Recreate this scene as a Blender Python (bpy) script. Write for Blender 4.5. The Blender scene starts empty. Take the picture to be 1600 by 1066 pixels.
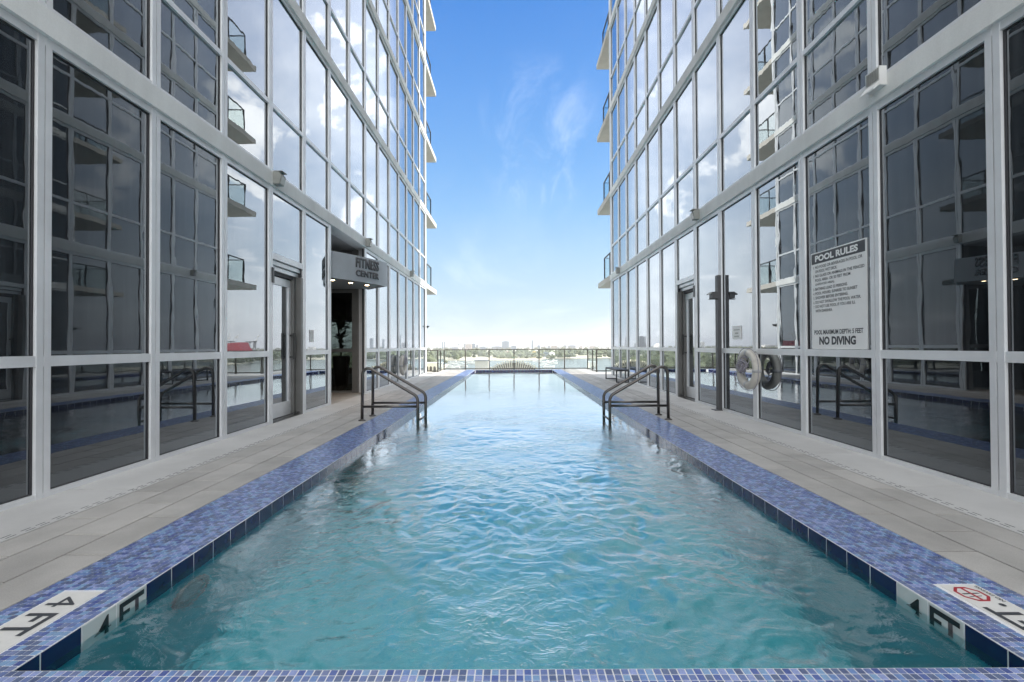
import bpy, math, random
import numpy as np
from mathutils import Vector, Matrix, Euler
random.seed(7)
rng = np.random.default_rng(11)
S = bpy.context.scene
COL = S.collection
R = math.radians

# ------------------------------------------------------------------ camera
cam_d = bpy.data.cameras.new("camera")
cam_d.sensor_width = 36.0
cam_d.lens = 16.0
cam_d.clip_start = 0.05
cam_d.clip_end = 40000
cam = bpy.data.objects.new("camera", cam_d)
COL.objects.link(cam)
cam.location = (0, 0, 1.25)
cam.matrix_world = (Matrix.Translation((0, 0, 1.25)) @ Matrix.Rotation(R(0.12), 4, 'Z')
                    @ Matrix.Rotation(R(90 + 0.60), 4, 'X') @ Matrix.Rotation(R(-0.28), 4, 'Z'))
S.camera = cam

# ------------------------------------------------------------------ world, sun, exposure
SUN_EL, SUN_AZ = 38.0, 78.0          # azimuth measured from +Y towards +X
SKY_STRENGTH = 0.15
world = bpy.data.worlds.new("World")
S.world = world
world.use_nodes = True
wt = world.node_tree
wt.nodes.clear()


class NG:
    """tiny helper that writes node trees as expressions"""
    def __init__(self, tree):
        self.t = tree

    def n(self, typ, props=None, **inp):
        nd = self.t.nodes.new(typ)
        for k, v in (props or {}).items():
            setattr(nd, k, v)
        for k, v in inp.items():
            key = k.replace('_', ' ')
            if key.isdigit() or (key[0] == 'i' and key[1:].isdigit()):
                s = nd.inputs[int(key.lstrip('i'))]
            else:
                s = nd.inputs[key]
            if isinstance(v, bpy.types.NodeSocket):
                self.t.links.new(v, s)
            elif isinstance(v, bpy.types.Node):
                self.t.links.new(v.outputs[0], s)
            else:
                s.default_value = v
        return nd

    def math(self, op, a, b=0.0, c=0.0, clamp=False):
        return self.n('ShaderNodeMath', {'operation': op, 'use_clamp': clamp}, i0=a, i1=b, i2=c).outputs[0]

    def vmath(self, op, a, b=(0, 0, 0)):
        nd = self.n('ShaderNodeVectorMath', {'operation': op}, i0=a, i1=b)
        return nd.outputs['Value'] if op in ('DOT_PRODUCT', 'LENGTH') else nd.outputs[0]

    def maprange(self, v, a, b, c=0.0, d=1.0, smooth=True):
        return self.n('ShaderNodeMapRange', {'interpolation_type': 'SMOOTHSTEP' if smooth else 'LINEAR'},
                      Value=v, From_Min=a, From_Max=b, To_Min=c, To_Max=d).outputs[0]

    def mix(self, f, a, b, blend='MIX'):
        nd = self.t.nodes.new('ShaderNodeMix')
        nd.data_type = 'RGBA'
        nd.blend_type = blend
        for s, v in ((nd.inputs[0], f), (nd.inputs[6], a), (nd.inputs[7], b)):
            if isinstance(v, bpy.types.NodeSocket):
                self.t.links.new(v, s)
            else:
                s.default_value = v if not (isinstance(v, tuple) and len(v) == 3) else (*v, 1)
        return nd.outputs[2]

    def noise(self, vec, scale, detail=4, rough=0.5, dist=0.0, out=0):
        return self.n('ShaderNodeTexNoise', None, Vector=vec, Scale=scale, Detail=detail, Roughness=rough,
                      Distortion=dist).outputs[out]


g = NG(wt)
sky = g.n('ShaderNodeTexSky', {'sky_type': 'NISHITA', 'sun_disc': False, 'sun_elevation': R(SUN_EL),
                               'sun_rotation': R(SUN_AZ), 'altitude': 0.0, 'air_density': 1.0,
                               'dust_density': 0.9, 'ozone_density': 2.2})
dirv = g.vmath('NORMALIZE', g.n('ShaderNodeTexCoord').outputs['Generated'])
sep = g.n('ShaderNodeSeparateXYZ', None, Vector=dirv)
dz = g.math('MAXIMUM', sep.outputs[2], 0.0)
den = g.math('ADD', dz, 0.16)
cx = g.math('DIVIDE', sep.outputs[0], den)
cy = g.math('DIVIDE', sep.outputs[1], den)
cp = g.n('ShaderNodeCombineXYZ', None, X=cx, Y=cy, Z=0.0).outputs[0]


def dmask(v, a_in, a_out):
    v = Vector(v).normalized()
    d = g.vmath('DOT_PRODUCT', dirv, tuple(v))
    return g.maprange(d, math.cos(R(a_out)), math.cos(R(a_in)))


# puffy clouds beside the gap (mirrored in the glass); rear, overhead ones unseen, added for light
blobs = [((331, 711, 400), 2, 15), ((190, 711, 345), 0.5, 6), ((440, 711, 300), 2, 10),
         ((-300, 711, 245), 1, 7.5), ((-440, 711, 330), 1, 8), ((-640, 560, 330), 2, 16), ((-700, 300, 560), 3, 14),
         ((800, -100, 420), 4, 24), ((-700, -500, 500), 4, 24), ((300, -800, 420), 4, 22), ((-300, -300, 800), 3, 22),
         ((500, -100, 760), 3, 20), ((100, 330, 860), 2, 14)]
mask = None
for v, a, b in blobs:
    m = dmask(v, a, b)
    mask = m if mask is None else g.math('MAXIMUM', mask, m)
nz = g.noise(dirv, 6.5, 8, 0.58, 0.35)
over = g.math('MULTIPLY', g.maprange(sep.outputs[2], 0.42, 0.70), 0.98)  # unseen cloud cover overhead and behind, added to brighten the shaded deck and walls
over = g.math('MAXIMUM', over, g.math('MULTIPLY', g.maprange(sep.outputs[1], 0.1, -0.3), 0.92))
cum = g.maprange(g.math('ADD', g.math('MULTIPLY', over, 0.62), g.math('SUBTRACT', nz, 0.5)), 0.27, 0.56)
puff = g.math('ADD', g.math('MULTIPLY', mask, 0.46), g.math('MULTIPLY', g.math('SUBTRACT', nz, 0.5), 2.6))
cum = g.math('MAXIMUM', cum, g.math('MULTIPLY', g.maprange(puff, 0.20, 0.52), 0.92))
gap = g.maprange(g.math('ABSOLUTE', g.math('DIVIDE', sep.outputs[0], g.math('MAXIMUM', sep.outputs[1], 0.02))), 0.225, 0.30)
gap = g.math('MAXIMUM', gap, g.maprange(sep.outputs[2], 0.66, 0.78))
gap = g.math('MAXIMUM', gap, g.maprange(sep.outputs[1], 0.30, 0.15))
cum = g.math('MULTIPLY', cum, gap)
thin = g.math('MULTIPLY', gap, g.maprange(g.noise(g.vmath('MULTIPLY', dirv, (1.0, 1.0, 2.2)), 2.6, 6, 0.6, 0.3), 0.2, 0.8, 0.26, 0.62))
# layered low cloud near the horizon, away from the clear gap straight ahead
side = g.maprange(g.math('ABSOLUTE', sep.outputs[0]), 0.22, 0.42)
st = g.noise(g.vmath('MULTIPLY', dirv, (3.0, 3.0, 22.0)), 1.6, 6, 0.55, 0.2)
strat = g.math('MULTIPLY', g.maprange(st, 0.48, 0.72),
               g.math('MULTIPLY', side, g.maprange(sep.outputs[2], 0.36, 0.16)))
# thin wisps in the gap
ci_n = g.noise(g.vmath('MULTIPLY', cp, (3.6, 1.15, 1.0)), 1.9, 9, 0.66, 0.9)
ci_m = g.math('MAXIMUM', dmask((44, 711, 360), 0.5, 7.5), g.math('MULTIPLY', dmask((40, 711, 270), 0.5, 7.0), 0.8))
wisp = g.math('MULTIPLY', g.maprange(ci_n, 0.42, 0.78), g.math('MULTIPLY', ci_m, 0.14))
veil = g.math('MULTIPLY', g.maprange(g.noise(g.vmath('MULTIPLY', cp, (1.0, 0.5, 1.0)), 1.3, 6, 0.6, 0.5), 0.45, 0.8),
              g.maprange(sep.outputs[2], 0.5, 0.1))
veil = g.math('MULTIPLY', veil, 0.13)
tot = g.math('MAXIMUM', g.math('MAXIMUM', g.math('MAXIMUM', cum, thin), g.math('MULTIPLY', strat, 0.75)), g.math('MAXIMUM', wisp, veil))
# sky a little deeper blue overhead, bright milky air at the horizon
ramp = g.n('ShaderNodeValToRGB', None, Fac=dz)
stops = [(0.0, (1.50, 1.74, 2.00)), (0.09, (1.34, 1.72, 2.06)), (0.19, (1.02, 1.56, 2.14)), (0.285, (0.64, 1.28, 2.16)),
         (0.37, (0.44, 1.06, 2.10)), (0.485, (0.28, 0.84, 2.00)), (0.60, (0.14, 0.62, 1.80)), (1.0, (0.13, 0.46, 1.40))]
for i_, (p_, c_) in enumerate(stops):
    e_ = ramp.color_ramp.elements[i_] if i_ < 2 else ramp.color_ramp.elements.new(p_)
    e_.position = p_
    e_.color = (*(0.86 * v_ for v_ in c_), 1)
skyc = g.mix(1.0, sky.outputs[0], (0.31, 0.36, 0.36), 'MULTIPLY')
skyc = g.mix(0.85, skyc, ramp.outputs[0])
shade = g.maprange(g.noise(dirv, 9.0, 5, 0.6), 0.3, 0.75)
cloudc = g.mix(shade, (3.7, 3.75, 3.85), (5.4, 5.3, 5.15))
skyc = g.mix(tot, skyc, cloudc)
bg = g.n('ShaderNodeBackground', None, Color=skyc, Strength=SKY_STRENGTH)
wo = g.n('ShaderNodeOutputWorld')
wt.links.new(bg.outputs[0], wo.inputs[0])

sun_d = bpy.data.lights.new("sun", 'SUN')
sun_d.energy = 2.1
sun_d.angle = R(0.55)
sun_d.color = (1.0, 0.94, 0.85)
sun = bpy.data.objects.new("sun", sun_d)
COL.objects.link(sun)
sd = Vector((math.sin(R(SUN_AZ)) * math.cos(R(SUN_EL)), math.cos(R(SUN_AZ)) * math.cos(R(SUN_EL)), math.sin(R(SUN_EL))))
sun.rotation_euler = sd.to_track_quat('Z', 'Y').to_euler()

S.render.engine = 'CYCLES'
S.view_settings.view_transform = 'Standard'
S.view_settings.look = 'None'
S.view_settings.gamma = 1.0
S.view_settings.use_curve_mapping = False
S.view_settings.exposure = 1.85
S.cycles.max_bounces = 10
S.cycles.diffuse_bounces = 4
S.cycles.glossy_bounces = 6
S.cycles.transmission_bounces = 8
S.cycles.transparent_max_bounces = 16
S.cycles.volume_bounces = 0
S.cycles.sample_clamp_indirect = 6.0
S.cycles.blur_glossy = 0.3
S.cycles.caustics_refractive = True
S.cycles.caustics_reflective = True
try:
    S.cycles.use_denoising = True
    S.cycles.denoiser = 'OPENIMAGEDENOISE'
except Exception:
    pass

# ------------------------------------------------------------------ materials
MATS = {}


def newmat(name):
    m = bpy.data.materials.new(name)
    m.use_nodes = True
    m.node_tree.nodes.clear()
    MATS[name] = m
    return m, NG(m.node_tree)


def finish(m, q, shader, disp=None):
    o = q.n('ShaderNodeOutputMaterial')
    m.node_tree.links.new(shader.outputs[0] if isinstance(shader, bpy.types.Node) else shader, o.inputs[0])
    return m


def pbr(name, col, rough=0.5, metal=0.0, var=0.0, vscale=6.0, fine=0.0, fscale=120.0, bump=0.0, bscale=40.0,
        ior=1.5, streak=False, obj_rand=0.0, rough_var=0.0):
    m, q = newmat(name)
    pos = q.n('ShaderNodeNewGeometry').outputs['Position']
    c = (*col, 1)
    cs = None
    if var:
        vec = q.vmath('MULTIPLY', pos, (1, 1, 0.15)) if streak else pos
        n1 = q.noise(vec, vscale, 5, 0.6)
        cs = q.mix(q.maprange(n1, 0.25, 0.75), tuple(x * (1 - var) for x in col), tuple(min(1, x * (1 + var)) for x in col))
    if fine:
        n2 = q.noise(pos, fscale, 3, 0.7)
        f = q.maprange(n2, 0.3, 0.7, 1 - fine, 1 + fine, smooth=False)
        comb = q.n('ShaderNodeCombineXYZ', None, X=f, Y=f, Z=f).outputs[0]
        cs = q.mix(1.0, cs if cs is not None else c, comb, 'MULTIPLY')
    if obj_rand:
        r = q.n('ShaderNodeObjectInfo').outputs['Random']
        f = q.maprange(r, 0, 1, 1 - obj_rand, 1 + obj_rand, smooth=False)
        comb = q.n('ShaderNodeCombineXYZ', None, X=f, Y=f, Z=f).outputs[0]
        cs = q.mix(1.0, cs if cs is not None else c, comb, 'MULTIPLY')
    kw = {}
    if bump:
        kw['Normal'] = q.n('ShaderNodeBump', None, Strength=1.0, Distance=bump,
                           Height=q.noise(pos, bscale, 4, 0.6)).outputs[0]
    rr = rough
    if rough_var:
        rr = q.maprange(q.noise(pos, vscale * 1.7, 4, 0.6), 0.3, 0.7, rough - rough_var, rough + rough_var)
    p = q.n('ShaderNodeBsdfPrincipled', None, Base_Color=cs if cs is not None else c, Roughness=rr, Metallic=metal,
            IOR=ior, **kw)
    return finish(m, q, p)


# frames, concrete and deck
pbr('aluminium_frame', (0.78, 0.80, 0.82), 0.38, 0.25, 0.06, 3.0, 0.03, 200, rough_var=0.06)
pbr('frame_gasket', (0.03, 0.03, 0.035), 0.6)
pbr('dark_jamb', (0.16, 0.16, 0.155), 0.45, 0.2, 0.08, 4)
pbr('painted_concrete', (0.79, 0.805, 0.80), 0.75, 0, 0.09, 2.2, 0.05, 90, 0.0006, 60, streak=True)
pbr('balcony_concrete', (0.54, 0.52, 0.48), 0.8, 0, 0.06, 2.0, 0.04, 80)
pbr('interior_dark', (0.035, 0.036, 0.04), 0.9)
pbr('interior_wall', (0.11, 0.11, 0.11), 0.8, 0, 0.1, 2)
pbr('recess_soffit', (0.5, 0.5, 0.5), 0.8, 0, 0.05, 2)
pbr('deck_base', (0.05, 0.048, 0.045), 0.9)
pbr('paver_stone', (0.40, 0.385, 0.365), 0.62, 0, 0.13, 2.3, 0.13, 160, 0.0012, 90, obj_rand=0.10, rough_var=0.08)
pbr('drain_stone', (0.50, 0.495, 0.485), 0.7, 0, 0.09, 1.6, 0.09, 170, 0.001, 90, obj_rand=0.03)
pbr('slot_dark', (0.05, 0.05, 0.05), 0.8)
pbr('grout', (0.76, 0.76, 0.78), 0.8, 0, 0.08, 20)
pbr('navy_tile', (0.006, 0.012, 0.075), 0.08, 0, 0.25, 5, rough_var=0.03)
pbr('white_tile', (0.62, 0.66, 0.66), 0.12, 0, 0.03, 8)
pbr('plate_white', (0.74, 0.73, 0.70), 0.35, 0, 0.04, 14, 0.03, 200)
pbr('ink_black', (0.012, 0.013, 0.016), 0.35)
pbr('ink_grey', (0.06, 0.065, 0.075), 0.45)
pbr('ink_red', (0.42, 0.03, 0.045), 0.4)
pbr('sign_white', (0.90, 0.905, 0.90), 0.4, 0, 0.02, 3)
pbr('bronze_tube', (0.12, 0.112, 0.105), 0.30, 0.8, 0.05, 8)
pbr('ring_foam', (0.60, 0.58, 0.53), 0.6, 0, 0.10, 9, 0.04, 120, 0.001, 60)
pbr('ring_band', (0.45, 0.46, 0.47), 0.5)
pbr('rope_grey', (0.33, 0.32, 0.37), 0.85, 0, 0.25, 40)
pbr('dark_bronze', (0.055, 0.056, 0.055), 0.4, 0.4, 0.1, 5)
pbr('post_grey', (0.075, 0.076, 0.08), 0.45, 0.2, 0.08, 3)
pbr('rail_olive', (0.15, 0.145, 0.125), 0.45, 0.3, 0.08, 3)
pbr('fixture_grey', (0.32, 0.33, 0.31), 0.5, 0.2, 0.08, 12)
pbr('fixture_white', (0.72, 0.73, 0.72), 0.45, 0, 0.03, 6)
pbr('fixture_lens', (0.42, 0.44, 0.44), 0.15)
pbr('bench_slate', (0.075, 0.078, 0.095), 0.5, 0.1, 0.1, 10)
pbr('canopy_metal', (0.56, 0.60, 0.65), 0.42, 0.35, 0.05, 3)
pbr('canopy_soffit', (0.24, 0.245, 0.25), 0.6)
pbr('letter_metal', (0.10, 0.105, 0.115), 0.4, 0.3)
pbr('plant_leaf', (0.04, 0.075, 0.03), 0.5, 0, 0.3, 10)
pbr('pot_black', (0.02, 0.02, 0.022), 0.35)
pbr('slat_cream', (0.82, 0.75, 0.60), 0.7, 0, 0.08, 3)
pbr('slat_brown', (0.07, 0.05, 0.03), 0.7, 0, 0.15, 3)
pbr('far_white', (0.78, 0.77, 0.74), 0.7, 0, 0.05, 0.05)
pbr('far_grey', (0.27, 0.28, 0.30), 0.7, 0, 0.05, 0.05)
pbr('far_beige', (0.46, 0.38, 0.30), 0.7, 0, 0.05, 0.05)
pbr('far_pink', (0.48, 0.36, 0.31), 0.7, 0, 0.05, 0.05)
pbr('far_blue', (0.18, 0.225, 0.27), 0.4, 0, 0.05, 0.05)
pbr('far_yellow', (0.70, 0.50, 0.14), 0.7)
pbr('far_dark', (0.14, 0.14, 0.15), 0.6)
pbr('roof_offwhite', (0.50, 0.48, 0.44), 0.8)
pbr('far_red', (0.45, 0.04, 0.06), 0.6)
pbr('far_window', (0.10, 0.13, 0.16), 0.2)
pbr('woodland', (0.105, 0.115, 0.065), 0.9, 0, 0.45, 0.035, 0.35, 0.25)
pbr('sand_land', (0.55, 0.50, 0.41), 0.9, 0, 0.15, 0.01)
pbr('yacht_white', (0.80, 0.80, 0.79), 0.3)
pbr('chrome_dark', (0.08, 0.08, 0.085), 0.3, 0.6)


def glass_facade():
    m, q = newmat('tower_glass')
    pos = q.n('ShaderNodeNewGeometry').outputs['Position']
    nz = q.noise(q.vmath('MULTIPLY', pos, (1.0, 1.4, 0.55)), 1.5, 3, 0.55)
    b = q.n('ShaderNodeBump', None, Strength=1.0, Distance=0.0007, Height=nz).outputs[0]
    rnd = q.n('ShaderNodeObjectInfo').outputs['Random']
    st = q.noise(q.vmath('MULTIPLY', pos, (14, 14, 0.25)), 1.0, 3, 0.6)
    base = q.mix(q.maprange(st, 0.4, 0.7), (0.010, 0.013, 0.016), (0.028, 0.032, 0.036))
    # a faint film of dust on the outer face
    film = q.maprange(q.noise(q.vmath('MULTIPLY', pos, (3, 3, 0.35)), 3.0, 5, 0.65), 0.35, 0.8, 0.004, 0.03)
    # coated double glazing: weak mirror head on, strong at a slant
    fac = q.n('ShaderNodeLayerWeight', None, Blend=0.5, Normal=b).outputs['Facing']
    refl = q.math('ADD', 0.04, q.math('MULTIPLY', q.math('POWER', fac, 1.62), 0.98), clamp=True)
    gls = q.n('ShaderNodeBsdfGlossy', None, Color=(0.90, 0.955, 1.0, 1), Roughness=0.0, Normal=b)
    dk = q.n('ShaderNodeBsdfDiffuse', None, Color=base)
    p = q.n('ShaderNodeMixShader', None, i0=refl, i1=dk.outputs[0], i2=gls.outputs[0])
    d = q.n('ShaderNodeBsdfDiffuse', None, Color=(0.55, 0.57, 0.6, 1))
    mx = q.n('ShaderNodeMixShader', None, i0=film, i1=p.outputs[0], i2=d.outputs[0])
    return finish(m, q, mx)


glass_facade()


def clear_glass(name, tint, ior=1.5):
    m, q = newmat(name)
    fc = q.n('ShaderNodeLayerWeight', None, Blend=0.5).outputs['Facing']
    fr = q.math('ADD', 0.04 * (ior / 1.5) ** 2, q.math('MULTIPLY', q.math('POWER', fc, 5.0), 0.9))
    tr = q.n('ShaderNodeBsdfTransparent', None, Color=(*tint, 1))
    gl = q.n('ShaderNodeBsdfGlossy', None, Color=(0.95, 0.98, 1, 1), Roughness=0.0)
    mx = q.n('ShaderNodeMixShader', None, i0=fr, i1=tr.outputs[0], i2=gl.outputs[0])
    return finish(m, q, mx)


clear_glass('balustrade_glass', (0.93, 0.96, 0.95))
clear_glass('entrance_glass', (0.55, 0.585, 0.575), 1.6)


def mosaic():
    m, q = newmat('mosaic_glass')
    pos = q.n('ShaderNodeNewGeometry').outputs['Position']
    at = q.n('ShaderNodeAttribute', {'attribute_name': 'tint'}).outputs['Fac']
    r = q.n('ShaderNodeObjectInfo').outputs['Random']
    k = q.math('FRACT', q.math('ADD', at, q.math('MULTIPLY', r, 7.31)))
    ramp = q.n('ShaderNodeValToRGB', None, Fac=k)
    cr = ramp.color_ramp
    cr.interpolation = 'CONSTANT'
    pal = [(0.0, (0.19, 0.21, 0.46)), (0.16, (0.28, 0.34, 0.60)), (0.30, (0.11, 0.125, 0.37)),
           (0.42, (0.16, 0.16, 0.25)), (0.54, (0.22, 0.29, 0.56)), (0.66, (0.32, 0.42, 0.64)), (0.78, (0.12, 0.115, 0.19)),
           (0.88, (0.26, 0.24, 0.40)), (0.95, (0.07, 0.08, 0.29))]
    cr.elements[0].position = pal[0][0]
    cr.elements[0].color = (*tuple(0.9 * v_ if i_ == 2 else v_ * (0.98 if i_ == 1 else 0.80) for i_, v_ in enumerate(pal[0][1])), 1)
    cr.elements[1].position = pal[1][0]
    cr.elements[1].color = (*pal[1][1], 1)
    for p_, c_ in pal[2:]:
        c_ = tuple(0.72 * v_ + 0.28 * m_ for v_, m_ in zip((c_[0] * 0.80, c_[1] * 1.0, c_[2] * 0.95), (0.13, 0.20, 0.45)))
        e = cr.elements.new(p_)
        e.color = (*c_, 1)
    mot = q.noise(pos, 160, 3, 0.6)
    f = q.maprange(mot, 0.3, 0.7, 0.85, 1.15, smooth=False)
    comb = q.n('ShaderNodeCombineXYZ', None, X=f, Y=f, Z=f).outputs[0]
    c = q.mix(1.0, ramp.outputs[0], comb, 'MULTIPLY')
    p = q.n('ShaderNodeBsdfPrincipled', None, Base_Color=c, Roughness=0.28, IOR=1.45)
    return finish(m, q, p)


mosaic()


def water_mat():
    m, q = newmat('pool_water')
    pos = q.n('ShaderNodeNewGeometry').outputs['Position']
    pv = q.n('ShaderNodeSeparateXYZ', None, Vector=pos)
    ncol = q.n('ShaderNodeTexNoise', None, Vector=pos, Scale=3.5, Detail=3).outputs['Color']
    wv = q.n('ShaderNodeVectorMath', {'operation': 'SCALE'}, i0=q.vmath('SUBTRACT', ncol, (0.5, 0.5, 0.5)), Scale=0.30)
    pw = q.vmath('ADD', pos, wv.outputs[0])
    n1 = q.n('ShaderNodeTexNoise', {'noise_type': 'RIDGED_MULTIFRACTAL'}, Vector=pw, Scale=7.5, Detail=3, Roughness=0.55).outputs[0]
    n2 = q.noise(pw, 30.0, 3, 0.6)
    patch = q.maprange(q.noise(pos, 0.8, 2, 0.5), 0.36, 0.62, 0.25, 1.0)
    ex = q.maprange(q.math('ABSOLUTE', q.math('SUBTRACT', pv.outputs[0], 0.035)), 1.85, 0.9, 0.22, 1.0)
    fy = q.maprange(pv.outputs[1], 3.5, 12.0, 1.0, 0.14)
    amp = q.math('MULTIPLY', patch, q.math('MULTIPLY', ex, fy))
    hh = q.math('MULTIPLY', q.math('ADD', q.math('MULTIPLY', n1, 0.7), q.math('MULTIPLY', n2, 0.5)), amp)
    b = q.n('ShaderNodeBump', None, Strength=1.0, Distance=0.026, Height=hh).outputs[0]
    fr = q.n('ShaderNodeFresnel', None, IOR=1.333, Normal=b).outputs[0]
    fr = q.math('MULTIPLY', fr, 3.2, clamp=True)
    rf = q.n('ShaderNodeBsdfRefraction', None, Color=(0.90, 0.98, 1.0, 1), Roughness=0.0, IOR=1.333, Normal=b)
    gl = q.n('ShaderNodeBsdfGlossy', None, Color=(1, 1, 1, 1), Roughness=0.0, Normal=b)
    p = q.n('ShaderNodeMixShader', None, i0=fr, i1=rf.outputs[0], i2=gl.outputs[0])
    return finish(m, q, p)


water_mat()
pbr('pool_plaster', (0.09, 0.57, 0.63), 0.8, 0, 0.08, 1.2)


def bay_mat():
    m, q = newmat('bay_water')
    pos = q.n('ShaderNodeNewGeometry').outputs['Position']
    n1 = q.noise(pos, 0.25, 4, 0.6)
    b = q.n('ShaderNodeBump', None, Strength=1.0, Distance=0.6, Height=n1).outputs[0]
    p = q.n('ShaderNodeBsdfPrincipled', None, Base_Color=(0.20, 0.215, 0.20, 1), Roughness=0.22, IOR=1.333, Normal=b)
    return finish(m, q, p)


bay_mat()


def lamp_mat():
    m, q = newmat('lit_lamp')
    e = q.n('ShaderNodeEmission', None, Color=(1.0, 0.72, 0.42, 1), Strength=9.0)
    return finish(m, q, e)


lamp_mat()


# ------------------------------------------------------------------ mesh helpers
class MB:
    def __init__(self):
        self.v, self.f = [], []

    def box(self, x0, x1, y0, y1, z0, z1):
        if x0 > x1: x0, x1 = x1, x0
        if y0 > y1: y0, y1 = y1, y0
        if z0 > z1: z0, z1 = z1, z0
        b = len(self.v)
        self.v += [(x0, y0, z0), (x1, y0, z0), (x1, y1, z0), (x0, y1, z0), (x0, y0, z1), (x1, y0, z1), (x1, y1, z1), (x0, y1, z1)]
        self.f += [tuple(b + i for i in q) for q in
                   ((0, 3, 2, 1), (4, 5, 6, 7), (0, 1, 5, 4), (1, 2, 6, 5), (2, 3, 7, 6), (3, 0, 4, 7))]
        return self

    def bbox(self, x0, x1, y0, y1, z0, z1, c):
        """box with chamfered top and side edges"""
        if x0 > x1: x0, x1 = x1, x0
        if y0 > y1: y0, y1 = y1, y0
        b = len(self.v)
        for (dx, z) in ((0, z0), (0, z1 - c), (c, z1)):
            self.v += [(x0 + dx, y0 + dx, z), (x1 - dx, y0 + dx, z), (x1 - dx, y1 - dx, z), (x0 + dx, y1 - dx, z)]
        self.f.append((b, b + 3, b + 2, b + 1))
        for r_ in (0, 4):
            for i in range(4):
                j = (i + 1) % 4
                self.f.append((b + r_ + i, b + r_ + j, b + r_ + 4 + j, b + r_ + 4 + i))
        self.f.append((b + 8, b + 9, b + 10, b + 11))
        return self

    def poly(self, pts, ext):
        """prism: polygon points extruded by vector ext"""
        b = len(self.v)
        n = len(pts)
        self.v += [tuple(p) for p in pts] + [tuple(Vector(p) + Vector(ext)) for p in pts]
        self.f.append(tuple(range(b + n - 1, b - 1, -1)))
        self.f.append(tuple(range(b + n, b + 2 * n)))
        for i in range(n):
            j = (i + 1) % n
            self.f.append((b + i, b + j, b + n + j, b + n + i))
        return self

    def tube(self, pts, r, seg=10, closed=False, caps=True):
        pts = [Vector(p) for p in pts]
        n = len(pts)
        b = len(self.v)
        prev = None
        for i, p in enumerate(pts):
            if closed:
                t = pts[(i + 1) % n] - pts[(i - 1) % n]
            else:
                t = pts[min(i + 1, n - 1)] - pts[max(i - 1, 0)]
            t.normalize()
            if prev is None:
                a = Vector((0, 0, 1)) if abs(t.z) < 0.9 else Vector((0, 1, 0))
                u = t.cross(a).normalized()
            else:
                u = (prev - t * prev.dot(t)).normalized()
            prev = u
            w = t.cross(u)
            rr = r[i] if isinstance(r, (list, tuple)) else r
            for k in range(seg):
                a = 2 * math.pi * k / seg
                self.v.append(tuple(p + (u * math.cos(a) + w * math.sin(a)) * rr))
        rings = n if closed else n - 1
        for i in range(rings):
            for k in range(seg):
                a0 = b + i * seg + k
                a1 = b + i * seg + (k + 1) % seg
                c0 = b + ((i + 1) % n) * seg + k
                c1 = b + ((i + 1) % n) * seg + (k + 1) % seg
                self.f.append((a0, a1, c1, c0))
        if caps and not closed:
            self.f.append(tuple(b + k for k in range(seg - 1, -1, -1)))
            self.f.append(tuple(b + (n - 1) * seg + k for k in range(seg)))
        return self

    def lathe(self, prof, cx, cy, seg=20, cap=True):
        b = len(self.v)
        for (r, z) in prof:
            for k in range(seg):
                a = 2 * math.pi * k / seg
                self.v.append((cx + r * math.cos(a), cy + r * math.sin(a), z))
        for i in range(len(prof) - 1):
            for k in range(seg):
                self.f.append((b + i * seg + k, b + i * seg + (k + 1) % seg, b + (i + 1) * seg + (k + 1) % seg, b + (i + 1) * seg + k))
        if cap:
            self.f.append(tuple(b + k for k in range(seg - 1, -1, -1)))
            self.f.append(tuple(b + (len(prof) - 1) * seg + k for k in range(seg)))
        return self

    def mesh(self, name, mat, smooth=False):
        me = bpy.data.meshes.new(name)
        me.from_pydata(self.v, [], self.f)
        me.materials.append(MATS[mat])
        if smooth:
            me.polygons.foreach_set('use_smooth', [True] * len(me.polygons))
        me.update()
        return me

    def build(self, name, mat, parent=None, smooth=False, loc=None):
        return link(name, self.mesh(name, mat, smooth), parent, loc)


def link(name, me, parent=None, loc=None):
    o = bpy.data.objects.new(name, me)
    COL.objects.link(o)
    if parent is not None:
        o.parent = parent
    if loc is not None:
        o.location = loc
    return o


def tag(o, label=None, cat=None, group=None, kind=None):
    if label: o['label'] = label
    if cat: o['category'] = cat
    if group: o['group'] = group
    if kind: o['kind'] = kind
    return o


def thing(name, label, cat, loc=(0, 0, 0), group=None):
    o = bpy.data.objects.new(name, None)
    o.empty_display_size = 0.2
    COL.objects.link(o)
    o.location = loc
    return tag(o, label, cat, group)


def copy_tree(o, parent=None):
    c = o.copy()
    COL.objects.link(c)
    if parent is not None:
        c.parent = parent
    for ch in list(o.children):
        copy_tree(ch, c)
    return c


def autosmooth(me, ang=40):
    try:
        me.set_sharp_from_angle(angle=R(ang))
    except Exception:
        pass
    return me


DEPS = None
FCACHE = {}


def text_mesh(s, name, mat, offset=0.0, extrude=0.002, spacing=1.0):
    cu = bpy.data.curves.new(name + '_c', 'FONT')
    cu.body = s
    cu.size = 1.0
    cu.resolution_u = 3
    cu.offset = offset
    cu.extrude = 0.0
    cu.space_character = spacing
    o = bpy.data.objects.new(name + '_tmp', cu)
    COL.objects.link(o)
    dg = bpy.context.evaluated_depsgraph_get()
    me = bpy.data.meshes.new_from_object(o.evaluated_get(dg))
    bpy.data.objects.remove(o)
    bpy.data.curves.remove(cu)
    v = np.empty(len(me.vertices) * 3, dtype=np.float32)
    me.vertices.foreach_get('co', v)
    v = v.reshape(-1, 3)
    mn, mx = v.min(0), v.max(0)
    v[:, 0] -= mn[0]
    v[:, 1] -= mn[1]
    me.materials.clear()
    me.materials.append(MATS[mat])
    return me, v, (mx[0] - mn[0], mx[1] - mn[1])


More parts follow.
